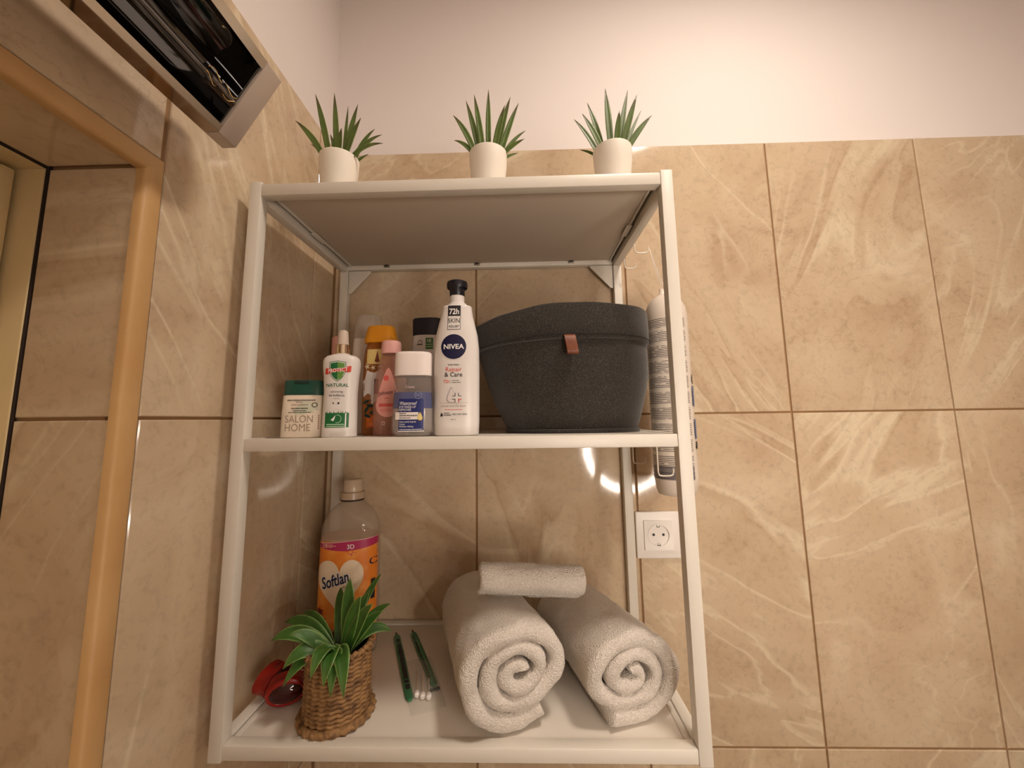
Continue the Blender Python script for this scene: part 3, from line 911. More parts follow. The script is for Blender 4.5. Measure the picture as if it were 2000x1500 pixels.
decal(L2, [(-0.0085, 0.0245), (-0.0060, 0.0262), (-0.0030, 0.0300), (-0.0022, 0.0315), (-0.0030, 0.0265), (-0.0048, 0.0225)], WHITEINK, t, 0.0008, 'leaf_print')
decal(L2, rect(-0.0140, 0.0095, 0.0175, 0.0188), mat('pale_green_ink', rgb(176, 214, 176), 0.5), t, 0.0008)
decal(L2, rect(-0.0140, 0.0095, 0.0150, 0.0161), mat('pale_green_ink', rgb(176, 214, 176), 0.5), t, 0.0008)
decal(L2, rect(0.0103, 0.0118, 0.0141, 0.0335), WHITEINK, t, 0.0008)

# 3 eye make-up remover
t = thing('make_up_remover', 'clear two-layer bottle with blue liquid, navy label and white cap', 'bottle', (0.2290, 0.045, SZ), 0.10)
L3 = Loft([(0, 0.0230, 0.0150, 3), (0.0015, 0.0265, 0.0172, 3), (0.006, 0.0288, 0.0184, 3), (0.014, 0.0296, 0.0190, 3), (0.040, 0.0290, 0.0188, 3), (0.066, 0.0272, 0.0180, 3), (0.080, 0.0258, 0.0172, 3), (0.0850, 0.0250, 0.0168, 3)], 2)
L3.build('body', mat('clear_plastic', rgb(212, 204, 198), 0.08, alpha=0.13), t)
Loft([(0.0015, 0.0225, 0.0140, 3), (0.007, 0.0272, 0.0170, 3), (0.014, 0.0282, 0.0176, 3), (0.0388, 0.0277, 0.0174, 3)]).build('clear_liquid', mat('cleanser_clear', rgb(196, 186, 180), 0.1, alpha=0.40), t)
Loft([(0.0390, 0.0278, 0.0175, 3), (0.0615, 0.0263, 0.0168, 3)]).build('blue_liquid', mat('cleanser_blue', rgb(34, 58, 128), 0.15, alpha=0.86), t)
L3c = Loft([(0.0850, 0.0248, 0.0166, 3), (0.0855, 0.0262, 0.0176, 3), (0.1150, 0.0262, 0.0176, 3), (0.1180, 0.0255, 0.0170, 3), (0.1195, 0.0235, 0.0155, 2.8)])
L3c.build('cap', mat('frosted_white_cap', rgb(240, 228, 222), 0.45), t)
NB = mat('navy_label', rgb(20, 34, 104), 0.4)
decal(L3, rect(-0.0165, 0.0175, 0.0080, 0.0520), NB, t, 0.0004)
decal(L3, rect(-0.0172, 0.0182, 0.0070, 0.0082), WHITEINK, t, 0.0006)
decal(L3, rect(-0.0215, 0.0105, 0.0235, 0.0335), mat('label_white', rgb(236, 228, 222), 0.5), t, 0.0008)
lettering(L3, 'Waterproof', -0.0160, 0.0435, 0.0072, WHITEINK, t, 0.0008, 0.0, 'LEFT', 0.25, sx=0.66)
lettering(L3, 'EYE MAKE-UP', -0.0160, 0.0392, 0.0044, WHITEINK, t, 0.0008, 0.0, 'LEFT', sx=0.86)
lettering(L3, 'REMOVER', -0.0160, 0.0353, 0.0044, WHITEINK, t, 0.0008, 0.0, 'LEFT', sx=0.86)
fine_print(L3, [(-0.0155, -0.006, 0.0310, 0.0012), (-0.0155, 0.009, 0.0282, 0.0014), (-0.0155, 0.0, 0.0252, 0.0010)], INK, t, 0.0011, seed=6)
lettering(L3, 'Cleans quickly & gently', -0.0158, 0.0195, 0.0032, WHITEINK, t, 0.0008, 0.0, 'LEFT', sx=0.78)
lettering(L3, 'Caring', -0.0158, 0.0162, 0.0032, WHITEINK, t, 0.0008, 0.0, 'LEFT', sx=0.9)
lettering(L3, 'Without rubbing', -0.0158, 0.0130, 0.0032, WHITEINK, t, 0.0008, 0.0, 'LEFT', sx=0.9)
fine_print(L3, [(-0.0155, 0.016, 0.0096, 0.0008)], WHITEINK, t, 0.0008, seed=8)
decal(L3, drop(0.0128, 0.0255, 0.0036, 0.0080), mat('oil_drop_print', rgb(206, 170, 74), 0.4), t, 0.0012, 'drop_print')
decal(L3, drop(0.0128, 0.0255, 0.0029, 0.0066), mat('oil_drop_light', rgb(230, 210, 140), 0.4), t, 0.0014, 'drop_print')
def ring_print(loft, cx, cz, r, wd, m, parent, eps, n=28):
    vs, fs = [], []
    for rr in (r, r - wd):
        for k in range(n):
            a = 2 * math.pi * k / n
            x, z = cx + rr * math.cos(a), cz + rr * math.sin(a)
            vs.append((x, loft.front(x, z, eps), z))
    for k in range(n): fs.append((k, (k + 1) % n, n + (k + 1) % n, n + k))
    return mesh_obj('ring_print', vs, fs, m, parent, smooth=False)
PALEB = mat('pale_blue_ink', rgb(140, 150, 190), 0.5)
ring_print(L3, 0.0095, 0.0570, 0.0052, 0.0006, PALEB, t, 0.0005)
fine_print(L3, [(0.0055, 0.0135, 0.0580, 0.0009), (0.0060, 0.0130, 0.0558, 0.0008)], PALEB, t, 0.0005)
lettering(L3, 'Clean', -0.002, 0.0670, 0.0050, mat('pale_pink_ink', rgb(226, 196, 190), 0.5), t, 0.0005, 0.0, sx=1.1)

# 4 body lotion
t = thing('body_lotion', 'tall white pump lotion bottle with navy round logo and black pump', 'bottle', (0.2905, 0.052, SZ), 0.02)
L4 = Loft([(0, 0.0290, 0.0180, 2.6), (0.0016, 0.0315, 0.0200, 2.6), (0.020, 0.0325, 0.0208, 2.6), (0.090, 0.0328, 0.0210, 2.6), (0.125, 0.0325, 0.0208, 2.6), (0.145, 0.0305, 0.0200, 2.6), (0.160, 0.0270, 0.0185, 2.6), (0.172, 0.0240, 0.0170, 2.6), (0.182, 0.0225, 0.0160, 2.6),
           (0.1875, 0.0222, 0.0158, 2.6), (0.1885, 0.0212, 0.0150, 2.6)], 2)
L4.build('body', WBOT, t)
Loft([(0.1886, 0.0150, 0.0145, 2), (0.1930, 0.0140, 0.0135, 2), (0.1945, 0.0110, 0.0110, 2), (0.2075, 0.0106, 0.0106, 2), (0.2080, 0.0096, 0.0096, 2)]).build('pump_collar', WBOT, t, 32)
Loft([(0.2050, 0.0108, 0.0108, 2), (0.2055, 0.0112, 0.0112, 2), (0.2150, 0.0114, 0.0114, 2), (0.2175, 0.0150, 0.0135, 2), (0.2225, 0.0158, 0.0140, 2), (0.2270, 0.0150, 0.0135, 2), (0.2285, 0.0120, 0.0110, 2)]).build('pump_head', mat('navy_black_plastic', rgb(10, 10, 26), 0.35), t, 32)
decal(L4, rect(-0.0110, 0.0075, 0.1505, 0.1870), INK, t, 0.0004, 'badge_print')
decal(L4, rect(-0.0104, 0.0069, 0.1511, 0.1708), WBOT, t, 0.0007, 'badge_print')
lettering(L4, '72h', -0.0018, 0.1738, 0.0120, WHITEINK, t, 0.0010, 0.02, sx=0.82)
lettering(L4, 'SKIN', -0.0018, 0.1605, 0.0100, INK, t, 0.0010, 0.0, sx=0.82)
lettering(L4, 'RELIEF', -0.0018, 0.1535, 0.0046, INK, t, 0.0010, 0.01, sx=1.15)
decal(L4, circ(-0.002, 0.1255, 0.0180, 40), NAVY, t, 0.0004, 'round_logo', 8)
lettering(L4, 'NIVEA', -0.002, 0.1222, 0.0098, WHITEINK, t, 0.0008, 0.022, sx=1.06)
lettering(L4, 'body lotion', -0.002, 0.0985, 0.0034, INK, t, 0.0004, 0.012)
lettering(L4, 'Repair', -0.002, 0.0900, 0.0088, REDINK, t, 0.0004, 0.0)
lettering(L4, '& Care', -0.002, 0.0825, 0.0088, INK, t, 0.0004, 0.012)
lettering(L4, '72h', -0.0118, 0.0738, 0.0062, REDINK, t, 0.0004, 0.008)
decal(L4, rect(-0.0058, -0.0055, 0.0730, 0.0785, 2), INK, t, 0.0004, 'line_print')
fine_print(L4, [(-0.0035, 0.0060, 0.0765, 0.0009), (-0.0035, 0.0085, 0.0738, 0.0009)], INK, t, 0.0004, seed=9)
SILV = mat('silver_drop_print', rgb(178, 172, 176), 0.3)
decal(L4, drop(-0.0050, 0.0520, 0.0068, 0.0160), SILV, t, 0.0004, 'drop_print')
decal(L4, drop(-0.0044, 0.0522, 0.0058, 0.0140), mat('drop_pale', rgb(226, 216, 212), 0.3), t, 0.0006, 'drop_print')
def plus(cx, cz, s, q):
    return [(cx - q, cz - s), (cx + q, cz - s), (cx + q, cz - q), (cx + s, cz - q), (cx + s, cz + q), (cx + q, cz + q), (cx + q, cz + s), (cx - q, cz + s), (cx - q, cz + q), (cx - s, cz + q), (cx - s, cz - q), (cx - q, cz - q)]
decal(L4, plus(0.0030, 0.0530, 0.0066, 0.0027), INK, t, 0.0009, 'cross_print', centre=(0.0030, 0.0530))
decal(L4, [(0.0030, 0.0464), (0.0057, 0.0464), (0.0057, 0.0503), (0.0096, 0.0503), (0.0096, 0.0530), (0.003, 0.053)], REDINK, t, 0.0010, 'cross_print')
decal(L4, plus(0.0030, 0.0530, 0.0072, 0.0018), WBOT, t, 0.0012, 'cross_print', centre=(0.0030, 0.0530))
GOLD = mat('tan_ink', rgb(198, 168, 142), 0.5)
decal(L4, rect(-0.0210, 0.0190, 0.0455, 0.0459, 4), GOLD, t, 0.0003, 'line_print')
lettering(L4, 'INTENSE MOISTURE SERUM', -0.002, 0.0400, 0.0034, GREYINK, t, 0.0004, 0.0, sx=0.84)
fine_print(L4, [(-0.014, 0.011, 0.0358, 0.0009)], REDINK, t, 0.0004, seed=11)
decal(L4, [(-0.0205, 0.0270), (-0.0170, 0.0270), (-0.0165, 0.0300), (-0.0180, 0.0310), (-0.0188, 0.0330), (-0.0198, 0.0300)], INK, t, 0.0004, 'hand_print')
fine_print(L4, [(-0.0155, -0.0070, 0.0310, 0.0011), (-0.0155, -0.0050, 0.0282, 0.0013)], INK, t, 0.0004, seed=12)
lettering(L4, 'VERY DRY SKIN', 0.0065, 0.0288, 0.0030, INK, t, 0.0004, 0.01)
lettering(L4, '400 ml', -0.002, 0.0218, 0.0026, INK, t, 0.0004, 0.0)

# 5 amber shampoo with yellow cap
t = thing('amber_shampoo', 'amber see-through bottle with orange yellow cap behind the spray bottle', 'bottle', (0.1560, 0.112, SZ), 0.0)
L5 = Loft([(0, 0.0235, 0.0150, 3), (0.002, 0.0262, 0.0165, 3), (0.060, 0.0268, 0.0170, 3), (0.120, 0.0262, 0.0168, 3), (0.138, 0.0240, 0.0158, 3), (0.1470, 0.0205, 0.0150, 2.6)], 2)
L5.build('body', mat('amber_plastic', rgb(170, 98, 40), 0.12, alpha=0.72), t)
Loft([(0.1470, 0.0240, 0.0165, 2.8), (0.1478, 0.0262, 0.0175, 2.8), (0.1540, 0.0258, 0.0172, 2.8), (0.1735, 0.0215, 0.0150, 2.8), (0.1755, 0.0200, 0.0140, 2.8)]).build('cap', mat('orange_yellow_plastic', rgb(228, 152, 28), 0.4), t)
decal(L5, rect(-0.0170, 0.0200, 0.1120, 0.1360), mat('pale_yellow_label', rgb(232, 206, 130), 0.5), t, 0.0003)
decal(L5, [(-0.004, 0.116), (0.000, 0.134), (0.004, 0.116), (0.001, 0.114)], mat('brown_flower_print', rgb(120, 52, 30), 0.5), t, 0.0005, 'flower_print')
decal(L5, [(-0.0215, 0.060), (-0.0235, 0.085), (-0.016, 0.102), (-0.004, 0.098), (0.008, 0.104), (0.016, 0.090), (0.008, 0.060), (-0.006, 0.048)], mat('label_white', rgb(236, 228, 222), 0.5), t, 0.0003)
decal(L5, rect(-0.0035, 0.0035, 0.064, 0.088), NAVY, t, 0.0006)
for (px, pz, s_) in ((-0.016, 0.108, 0.006), (-0.006, 0.106, 0.005), (0.006, 0.108, 0.006)):
    decal(L5, [(px + (s_ if k % 2 else s_ * 0.35) * math.cos(k * 0.628), pz + (s_ if k % 2 else s_ * 0.35) * math.sin(k * 0.628)) for k in range(10)], mat('cream_flower_print', rgb(230, 216, 180), 0.5), t, 0.0006, 'flower_print')
for (px, pz, an) in ((-0.016, 0.052, 0.4), (-0.009, 0.046, -0.2), (-0.015, 0.040, 0.9), (-0.004, 0.036, 0.3), (-0.013, 0.030, -0.4)):
    decal(L5, [(px + 0.0062 * math.cos(a) * math.cos(an) - 0.0022 * math.sin(a) * math.sin(an), pz + 0.0062 * math.cos(a) * math.sin(an) + 0.0022 * math.sin(a) * math.cos(an)) for a in [k * 0.52 for k in range(12)]],
          mat('dark_leaf_print', rgb(20, 52, 46), 0.5), t, 0.0006, 'leaf_print')
decal(L5, rect(-0.0150, 0.0000, 0.0120, 0.0300), mat('orange_label', rgb(214, 106, 34), 0.5), t, 0.0004)
fine_print(L5, [(-0.0100, -0.003, 0.0175, 0.0010), (-0.0100, -0.003, 0.0155, 0.0010)], mat('pale_orange_ink', rgb(240, 170, 110), 0.5), t, 0.0007)

# 6 pink baby oil
t = thing('baby_oil', 'see-through pinkish bottle with pink cap between amber and blue bottles', 'bottle', (0.1830, 0.082, SZ), 0.0)
L6 = Loft([(0, 0.0215, 0.0130, 2.6), (0.002, 0.0245, 0.0145, 2.6), (0.040, 0.0255, 0.0150, 2.6), (0.080, 0.0240, 0.0145, 2.5), (0.105, 0.0195, 0.0135, 2.3), (0.120, 0.0150, 0.0125, 2.1), (0.1245, 0.0125, 0.0120, 2)], 2)
L6.build('body', mat('pinkish_clear_plastic', rgb(206, 146, 124), 0.1, alpha=0.42), t)
Loft([(0.1245, 0.0145, 0.0140, 2.2), (0.1250, 0.0152, 0.0148, 2.2), (0.1400, 0.0148, 0.0144, 2.2), (0.1440, 0.0138, 0.0134, 2.2), (0.1452, 0.0110, 0.0108, 2.2)]).build('cap', mat('pink_plastic', rgb(232, 176, 168), 0.4), t)
PKL = mat('pink_label', rgb(226, 158, 146), 0.5)
decal(L6, drop(0.001, 0.0460, 0.0185, 0.0560), PKL, t, 0.0003, rings=7)
decal(L6, circ(-0.002, 0.0860, 0.0042), mat('coral_print', rgb(214, 92, 84), 0.5), t, 0.0006, 'dot_print')
lettering(L6, "Johnson's", 0.000, 0.0615, 0.0085, mat('plum_ink', rgb(84, 36, 52), 0.5), t, 0.0006, 0.01, shear=0.2, rot=0.12, sx=0.82)
decal(L6, rect(-0.0120, 0.0140, 0.0430, 0.0478), mat('coral_print', rgb(214, 92, 84), 0.5), t, 0.0006)
fine_print(L6, [(-0.004, 0.003, 0.0550, 0.0014), (-0.010, 0.010, 0.0385, 0.0010), (-0.009, 0.009, 0.0360, 0.0010)], mat('coral_print', rgb(214, 92, 84), 0.5), t, 0.0006)
decal(L6, rect(-0.0070, -0.0025, 0.0160, 0.0210), mat('pale_pink_ink', rgb(226, 196, 190), 0.5), t, 0.0004, 'square_print')
decal(L6, rect(-0.0062, -0.0033, 0.0168, 0.0202), mat('dull_rose', rgb(150, 96, 84), 0.5), t, 0.0006, 'square_print')

# 7 bottle with clear cap, 8 pink stick bottle, 9 navy capped shampoo
t = thing('clear_cap_shampoo', 'white bottle with large clear rounded cap behind the yellow cap', 'bottle', (0.1140, 0.165, SZ), 0.12)
L7 = Loft([(0, 0.0240, 0.0150, 2.6), (0.002, 0.0265, 0.0168, 2.6), (0.100, 0.0285, 0.0175, 2.6), (0.150, 0.0265, 0.0170, 2.6), (0.166, 0.0255, 0.0168, 2.6)])
L7.build('body', mat('pearl_white_plastic', rgb(226, 214, 204), 0.3), t)
Loft([(0.1662, 0.0240, 0.0160, 2.6), (0.1668, 0.0268, 0.0178, 2.6), (0.1800, 0.0258, 0.0172, 2.6), (0.2030, 0.0212, 0.0150, 2.6), (0.2085, 0.0190, 0.0136, 2.6), (0.2100, 0.0150, 0.0110, 2.6)]).build('cap', mat('clear_cap', rgb(206, 194, 182), 0.08, alpha=0.42), t)
Loft([(0.1665, 0.0130, 0.0110, 2), (0.1950, 0.0120, 0.0105, 2), (0.1965, 0.0100, 0.0090, 2)]).build('inner_cap', WPLAST, t, 32)
decal(L7, [(0.004, 0.140), (0.022, 0.135), (0.025, 0.160), (0.016, 0.163), (0.010, 0.152)], mat('black_swirl_print', rgb(26, 24, 34), 0.5), t, 0.0004)
t = thing('pink_bottle', 'slim pale pink bottle standing at the back left of the middle shelf', 'bottle', (0.0600, 0.170, SZ), 0.0)
L8 = Loft([(0, 0.0125, 0.0125, 2.4), (0.001, 0.0135, 0.0135, 2.4), (0.125, 0.0135, 0.0135, 2.4), (0.1260, 0.0120, 0.0120, 2.4)])
L8.build('body', mat('rose_plastic', rgb(214, 150, 138), 0.4), t)
Loft([(0.1262, 0.0120, 0.0120, 2.4), (0.1268, 0.0135, 0.0135, 2.4), (0.1700, 0.0132, 0.0132, 2.4), (0.1720, 0.0120, 0.0120, 2.4)]).build('cap', mat('pale_rose_plastic', rgb(224, 166, 150), 0.4), t)
fine_print(L8, [(-0.008, 0.008, 0.060 + 0.008 * k, 0.003) for k in range(6)], mat('coral_print', rgb(214, 92, 84), 0.5), t, 0.0003)
t = thing('navy_cap_shampoo', 'white bottle with dark navy flip cap behind the lotion bottle', 'bottle', (0.2200, 0.165, SZ), -0.04)
L9 = Loft([(0, 0.0290, 0.0170, 2.6), (0.002, 0.0320, 0.0190, 2.6), (0.080, 0.0335, 0.0195, 2.6), (0.130, 0.0295, 0.0185, 2.6), (0.1685, 0.0262, 0.0175, 2.6), (0.1700, 0.0250, 0.0166, 2.6)], 2)
L9.build('body', WBOT, t)
Loft([(0.1702, 0.0250, 0.0168, 2.8), (0.1710, 0.0262, 0.0176, 2.8), (0.1960, 0.0270, 0.0182, 2.8), (0.2000, 0.0262, 0.0176, 2.8), (0.2012, 0.0230, 0.0150, 2.8)]).build('cap', mat('dark_navy_plastic', rgb(16, 16, 34), 0.4), t)
ring_print(L9, -0.0090, 0.1560, 0.0042, 0.0010, INK, t, 0.0004)
decal(L9, rect(-0.0150, -0.0030, 0.1500, 0.1548), WBOT, t, 0.0006, 'logo_print')
fine_print(L9, [(-0.0145, -0.0040, 0.1515, 0.0022)], INK, t, 0.0009, seed=14)
decal(L9, rect(0.0010, 0.0140, 0.1440, 0.1640), mat('leaf_green_print', rgb(52, 110, 44), 0.5), t, 0.0004)
lettering(L9, '10', 0.0065, 0.1560, 0.0080, WHITEINK, t, 0.0007, 0.01)
decal(L9, rect(0.0020, 0.0130, 0.1520, 0.1527), WHITEINK, t, 0.0007, 'line_print')
decal(L9, rect(0.0020, 0.0130, 0.1480, 0.1487), WHITEINK, t, 0.0007, 'line_print')

# ------------------------------------------------------------------ felt basket
FELT = mat('charcoal_felt', rgb(32, 28, 27), 0.95, var=(620, rgb(80, 74, 63), 0.44, 0.78), bump=(1100, 0.6, 0.0012), sheen=0.3)
t = thing('felt_basket', 'dark grey felt basket with folded rim and brown leather loop', 'basket', (0.4600, 0.152, SZ))
class OffLoft:
    """superellipse rings with a shifting centre: (z, centre x, half width, half depth)"""
    def __init__(self, s): self.s = s
    def ring(self, q, N, grow=0.0, ex=2.35):
        z, cx, a, b = q
        out = []
        for k in range(N):
            th = 2 * math.pi * k / N
            c, sn = math.cos(th), math.sin(th)
            out.append((cx + (a + grow) * math.copysign(abs(c) ** (2 / ex), c), (b + grow) * math.copysign(abs(sn) ** (2 / ex), sn), z))
        return out
def felt(name, outer, inner, parent, N=72, wob=0.0012, seed=0):
    """closed shell: outer rings up, inner rings down"""
    ol = OffLoft(outer); vs, fs = [], []
    rows_ = [ol.ring(q, N) for q in outer] + [ol.ring(q, N) for q in inner]
    for r in rows_:
        for v in r:
            v = Vector(v)
            nn = mnoise.noise(v * 22 + Vector((seed, 0, 0)))
            d = Vector((v.x, v.y, 0)).normalized()
            dip = -0.020 * max(0.0, min(1.0, (-v.x - 0.02) / 0.12)) ** 1.3 * max(0.0, (v.z - 0.10) / 0.09)
            vs.append(v + d * wob * nn + Vector((0, 0, dip + (0.001 * nn if v.z > 0.03 else 0))))
    n = len(rows_)
    for i in range(n - 1):
        for k in range(N):
            fs.append((i * N + k, i * N + (k + 1) % N, (i + 1) * N + (k + 1) % N, (i + 1) * N + k))
    fs.append(tuple(range(N))); fs.append(tuple((n - 1) * N + k for k in range(N)))
    return mesh_obj(name, vs, fs, FELT, parent, angle=60)
body_o = [(0.0005, 0.008, 0.104, 0.072), (0.020, 0.006, 0.113, 0.079), (0.060, 0.002, 0.128, 0.087), (0.090, 0.000, 0.136, 0.091), (0.120, -0.004, 0.140, 0.094), (0.150, -0.008, 0.1415, 0.096), (0.188, -0.009, 0.1435, 0.097)]
body_i = [(z if z > 0.01 else 0.004, c, a - 0.004, b - 0.004) for (z, c, a, b) in reversed(body_o)]
felt('body', body_o, body_i, t, seed=1)
cuff_o = [(0.1400, -0.007, 0.1445, 0.0985), (0.1415, -0.007, 0.1458, 0.0998), (0.165, -0.008, 0.1470, 0.1005), (0.1905, -0.009, 0.1475, 0.1008), (0.1935, -0.009, 0.1462, 0.0995)]
cuff_i = [(0.1935, -0.009, 0.1400, 0.0935), (0.1890, -0.009, 0.1390, 0.0925), (0.150, -0.008, 0.1375, 0.0920)]
ol = OffLoft([]); 
felt('folded_rim', cuff_o, [(0.1935, -0.009, 0.1432, 0.0966), (0.1400, -0.007, 0.1420, 0.0962)], t, seed=1)
bs = [(0.0000, 0.008, 0.1095, 0.0785), (0.0040, 0.008, 0.1110, 0.0800), (0.0062, 0.008, 0.1095, 0.0785)]
felt('base_hem', bs, [(0.0062, 0.008, 0.1000, 0.0700)], t, wob=0.002, seed=5)
pts = []
ring_ = OffLoft([]).ring((0.1450, -0.007, 0.1462, 0.1002), 90)
ring_ = [(x, y, z - 0.010 * max(0.0, min(1.0, (-x - 0.02) / 0.12)) ** 1.3) for x, y, z in ring_]
bm = bmesh.new(); tube_mesh(bm, ring_, 0.0007, 5, closed=True)
bm_obj('stitched_seam', bm, mat('black_thread', rgb(24, 20, 20), 0.9), t)
LEA = mat('brown_leather', rgb(128, 70, 38), 0.42, var=(60, rgb(104, 52, 26), 0.4, 0.7), bump=(300, 0.2, 0.001))
path = [(-0.0040, -0.0995, 0.1440), (-0.0040, -0.1030, 0.1405), (-0.0038, -0.1060, 0.1330), (-0.0036, -0.1085, 0.1220), (-0.0036, -0.1078, 0.1165), (-0.0036, -0.1040, 0.1158), (-0.0036, -0.1012, 0.1210), (-0.0038, -0.0995, 0.1330), (-0.0040, -0.0985, 0.1420)]
pp = smooth_path(path, 4)
vs, fs = [], []
hw, th = 0.0080, 0.0011
for i, p in enumerate(pp):
    d = (pp[min(i + 1, len(pp) - 1)] - pp[max(i - 1, 0)]).normalized()
    nn = Vector((0, -d.z, d.y))
    sh = Vector((0.0035 * (0.144 - p.z) / 0.03, 0, 0))
    for (sx, sn) in ((-1, -1), (1, -1), (1, 1), (-1, 1)):
        vs.append(p + sh + Vector((sx * hw, 0, 0)) + nn * sn * th)
for i in range(len(pp) - 1):
    for k in range(4):
        fs.append((i * 4 + k, i * 4 + (k + 1) % 4, (i + 1) * 4 + (k + 1) % 4, (i + 1) * 4 + k))
fs += [(0, 1, 2, 3), tuple(len(vs) - 4 + k for k in range(4))]
mesh_obj('leather_loop', vs, fs, LEA, t, angle=40)

# ------------------------------------------------------------------ long striped pack hanging at the right side
def pack_material():
    m = bpy.data.materials.new('printed_film'); m.use_nodes = True
    nt = m.node_tree; L = nt.links; b = nt.nodes['Principled BSDF']
    tc = nt.nodes.new('ShaderNodeTexCoord')
    sp = nt.nodes.new('ShaderNodeSeparateXYZ'); L.new(tc.outputs['Object'], sp.inputs[0])
    def math_(op, a, c=None):
        x = nt.nodes.new('ShaderNodeMath'); x.operation = op
        for i, v in enumerate((a, c)):
            if v is None: continue
            if hasattr(v, 'links'): L.new(v, x.inputs[i])
            else: x.inputs[i].default_value = v
        return x.outputs[0]
    # print lines: narrow bands in z, broken up along the circumference
    band = math_('GREATER_THAN', math_('SINE', math_('MULTIPLY', sp.outputs[2], 2100.0)), 0.05)
    mp = nt.nodes.new('ShaderNodeMapping'); mp.inputs['Scale'].default_value = (90, 90, 330)
    L.new(tc.outputs['Object'], mp.inputs['Vector'])
    n = nt.nodes.new('ShaderNodeTexNoise'); n.inputs['Scale'].default_value = 1.0; n.inputs['Detail'].default_value = 1
    L.new(mp.outputs[0], n.inputs['Vector'])
    words = math_('GREATER_THAN', n.outputs['Fac'], 0.34)
    par = math_('GREATER_THAN', math_('SINE', math_('ADD', math_('MULTIPLY', sp.outputs[2], 235.0), math_('MULTIPLY', n.outputs['Fac'], 1.2))), -0.72)
    zmask = math_('MULTIPLY', math_('GREATER_THAN', sp.outputs[2], 0.030), math_('LESS_THAN', sp.outputs[2], 0.305))
    left = math_('LESS_THAN', sp.outputs[0], 0.020)
    ink = math_('MULTIPLY', math_('MULTIPLY', math_('MULTIPLY', band, words), par), math_('MULTIPLY', zmask, left))
    mx = nt.nodes.new('ShaderNodeMix'); mx.data_type = 'RGBA'
    L.new(math_('MULTIPLY', ink, 0.8), mx.inputs['Factor'])
    mx.inputs[6].default_value = rgb(226, 214, 200); mx.inputs[7].default_value = rgb(44, 38, 44)
    blue = math_('MULTIPLY', math_('LESS_THAN', math_('ABSOLUTE', math_('SUBTRACT', sp.outputs[2], 0.039)), 0.011), left)
    mx2 = nt.nodes.new('ShaderNodeMix'); mx2.data_type = 'RGBA'
    L.new(math_('MULTIPLY', blue, 0.75), mx2.inputs['Factor']); L.new(mx.outputs[2], mx2.inputs[6]); mx2.inputs[7].default_value = rgb(58, 56, 74)
    L.new(mx2.outputs[2], b.inputs['Base Color'])
    b.inputs['Roughness'].default_value = 0.28
    return m
t = thing('striped_pack', 'long white cylindrical pack with rows of fine print hanging beside the shelving unit', 'pack', (0.6500, 0.188, 0.2720))
secs = [(0.0000, 0.0250, 0.0250, 2), (0.0015, 0.0300, 0.0300, 2), (0.0100, 0.0330, 0.0330, 2), (0.0260, 0.0352, 0.0352, 2)]
z = 0.0285
i = 0
while z < 0.312:
    secs.append((z, 0.0362 if i % 2 else 0.0353, 0.0362 if i % 2 else 0.0353, 2))
    z += 0.0030 if i % 4 else 0.0042
    i += 1
secs += [(0.318, 0.0350, 0.0350, 2), (0.328, 0.0338, 0.0325, 2), (0.338, 0.0300, 0.0270, 2), (0.346, 0.0235, 0.0190, 2), (0.351, 0.0160, 0.0110, 2), (0.355, 0.0100, 0.0055, 2), (0.362, 0.0085, 0.0040, 2), (0.366, 0.0095, 0.0030, 2)]
LPk = Loft(secs)
o = LPk.build('film_sleeve', pack_material(), t, 40, angle=70)
BLU = mat('blue_print', rgb(90, 108, 150), 0.4)
def side_print(z0, z1, a0, a1, m, eps=0.0006):
    vs, fs = [], []
    n = 8
    for i in range(n + 1):
        a = a0 + (a1 - a0) * i / n
        for zz in (z0, z1):
            q = LPk.at(zz)
            vs.append(((0.0366 + eps) * math.cos(a), (0.0366 + eps) * math.sin(a), zz))
    for i in range(n): fs.append((2 * i, 2 * i + 2, 2 * i + 3, 2 * i + 1))
    mesh_obj('colour_print', vs, fs, m, t, smooth=False)
side_print(0.150, 0.185, -0.75, 0.15, BLU)
side_print(0.095, 0.128, -0.75, 0.15, BLU)
side_print(0.078, 0.090, -0.70, 0.10, mat('bar_print', rgb(40, 36, 40), 0.5))
side_print(0.190, 0.205, -0.70, 0.10, mat('brown_print', rgb(150, 130, 110), 0.5))
bm = bmesh.new()
tube_mesh(bm, smooth_path([(-0.004, -0.002, 0.364), (-0.014, -0.004, 0.400), (-0.020, 0.002, 0.4405), (-0.0185, 0.006, 0.4425), (-0.010, 0.006, 0.410), (0.004, 0.002, 0.364)], 5), 0.0005, 6)
bm_obj('hanging_cord', bm, WPLAST, t)

# ------------------------------------------------------------------ fabric softener
BZ = 0.0167
t = thing('fabric_softener', 'clear fabric softener bottle with orange and magenta heart label', 'bottle', (0.0775, 0.205, BZ), 0.16)
L10 = Loft([(0, 0.0430, 0.0280, 2.6), (0.003, 0.0485, 0.0320, 2.6), (0.030, 0.0505, 0.0335, 2.6), (0.110, 0.0500, 0.0332, 2.6), (0.190, 0.0492, 0.0330, 2.6), (0.206, 0.0475, 0.0325, 2.6), (0.220, 0.0425, 0.0305, 2.5), (0.232, 0.0350, 0.0275, 2.3), (0.241, 0.0255, 0.0225, 2.1), (0.246, 0.0195, 0.0190, 2), (0.252, 0.0180, 0.0180, 2)], 3)
L10.build('body', mat('clear_softener_plastic', rgb(198, 180, 160), 0.06, alpha=0.38), t)
Loft([(0.003, 0.0460, 0.0300, 2.6), (0.030, 0.0485, 0.0315, 2.6), (0.110, 0.0482, 0.0314, 2.6), (0.188, 0.0474, 0.0312, 2.6)]).build('softener_liquid', mat('milky_orange_liquid', rgb(206, 150, 110), 0.3), t)
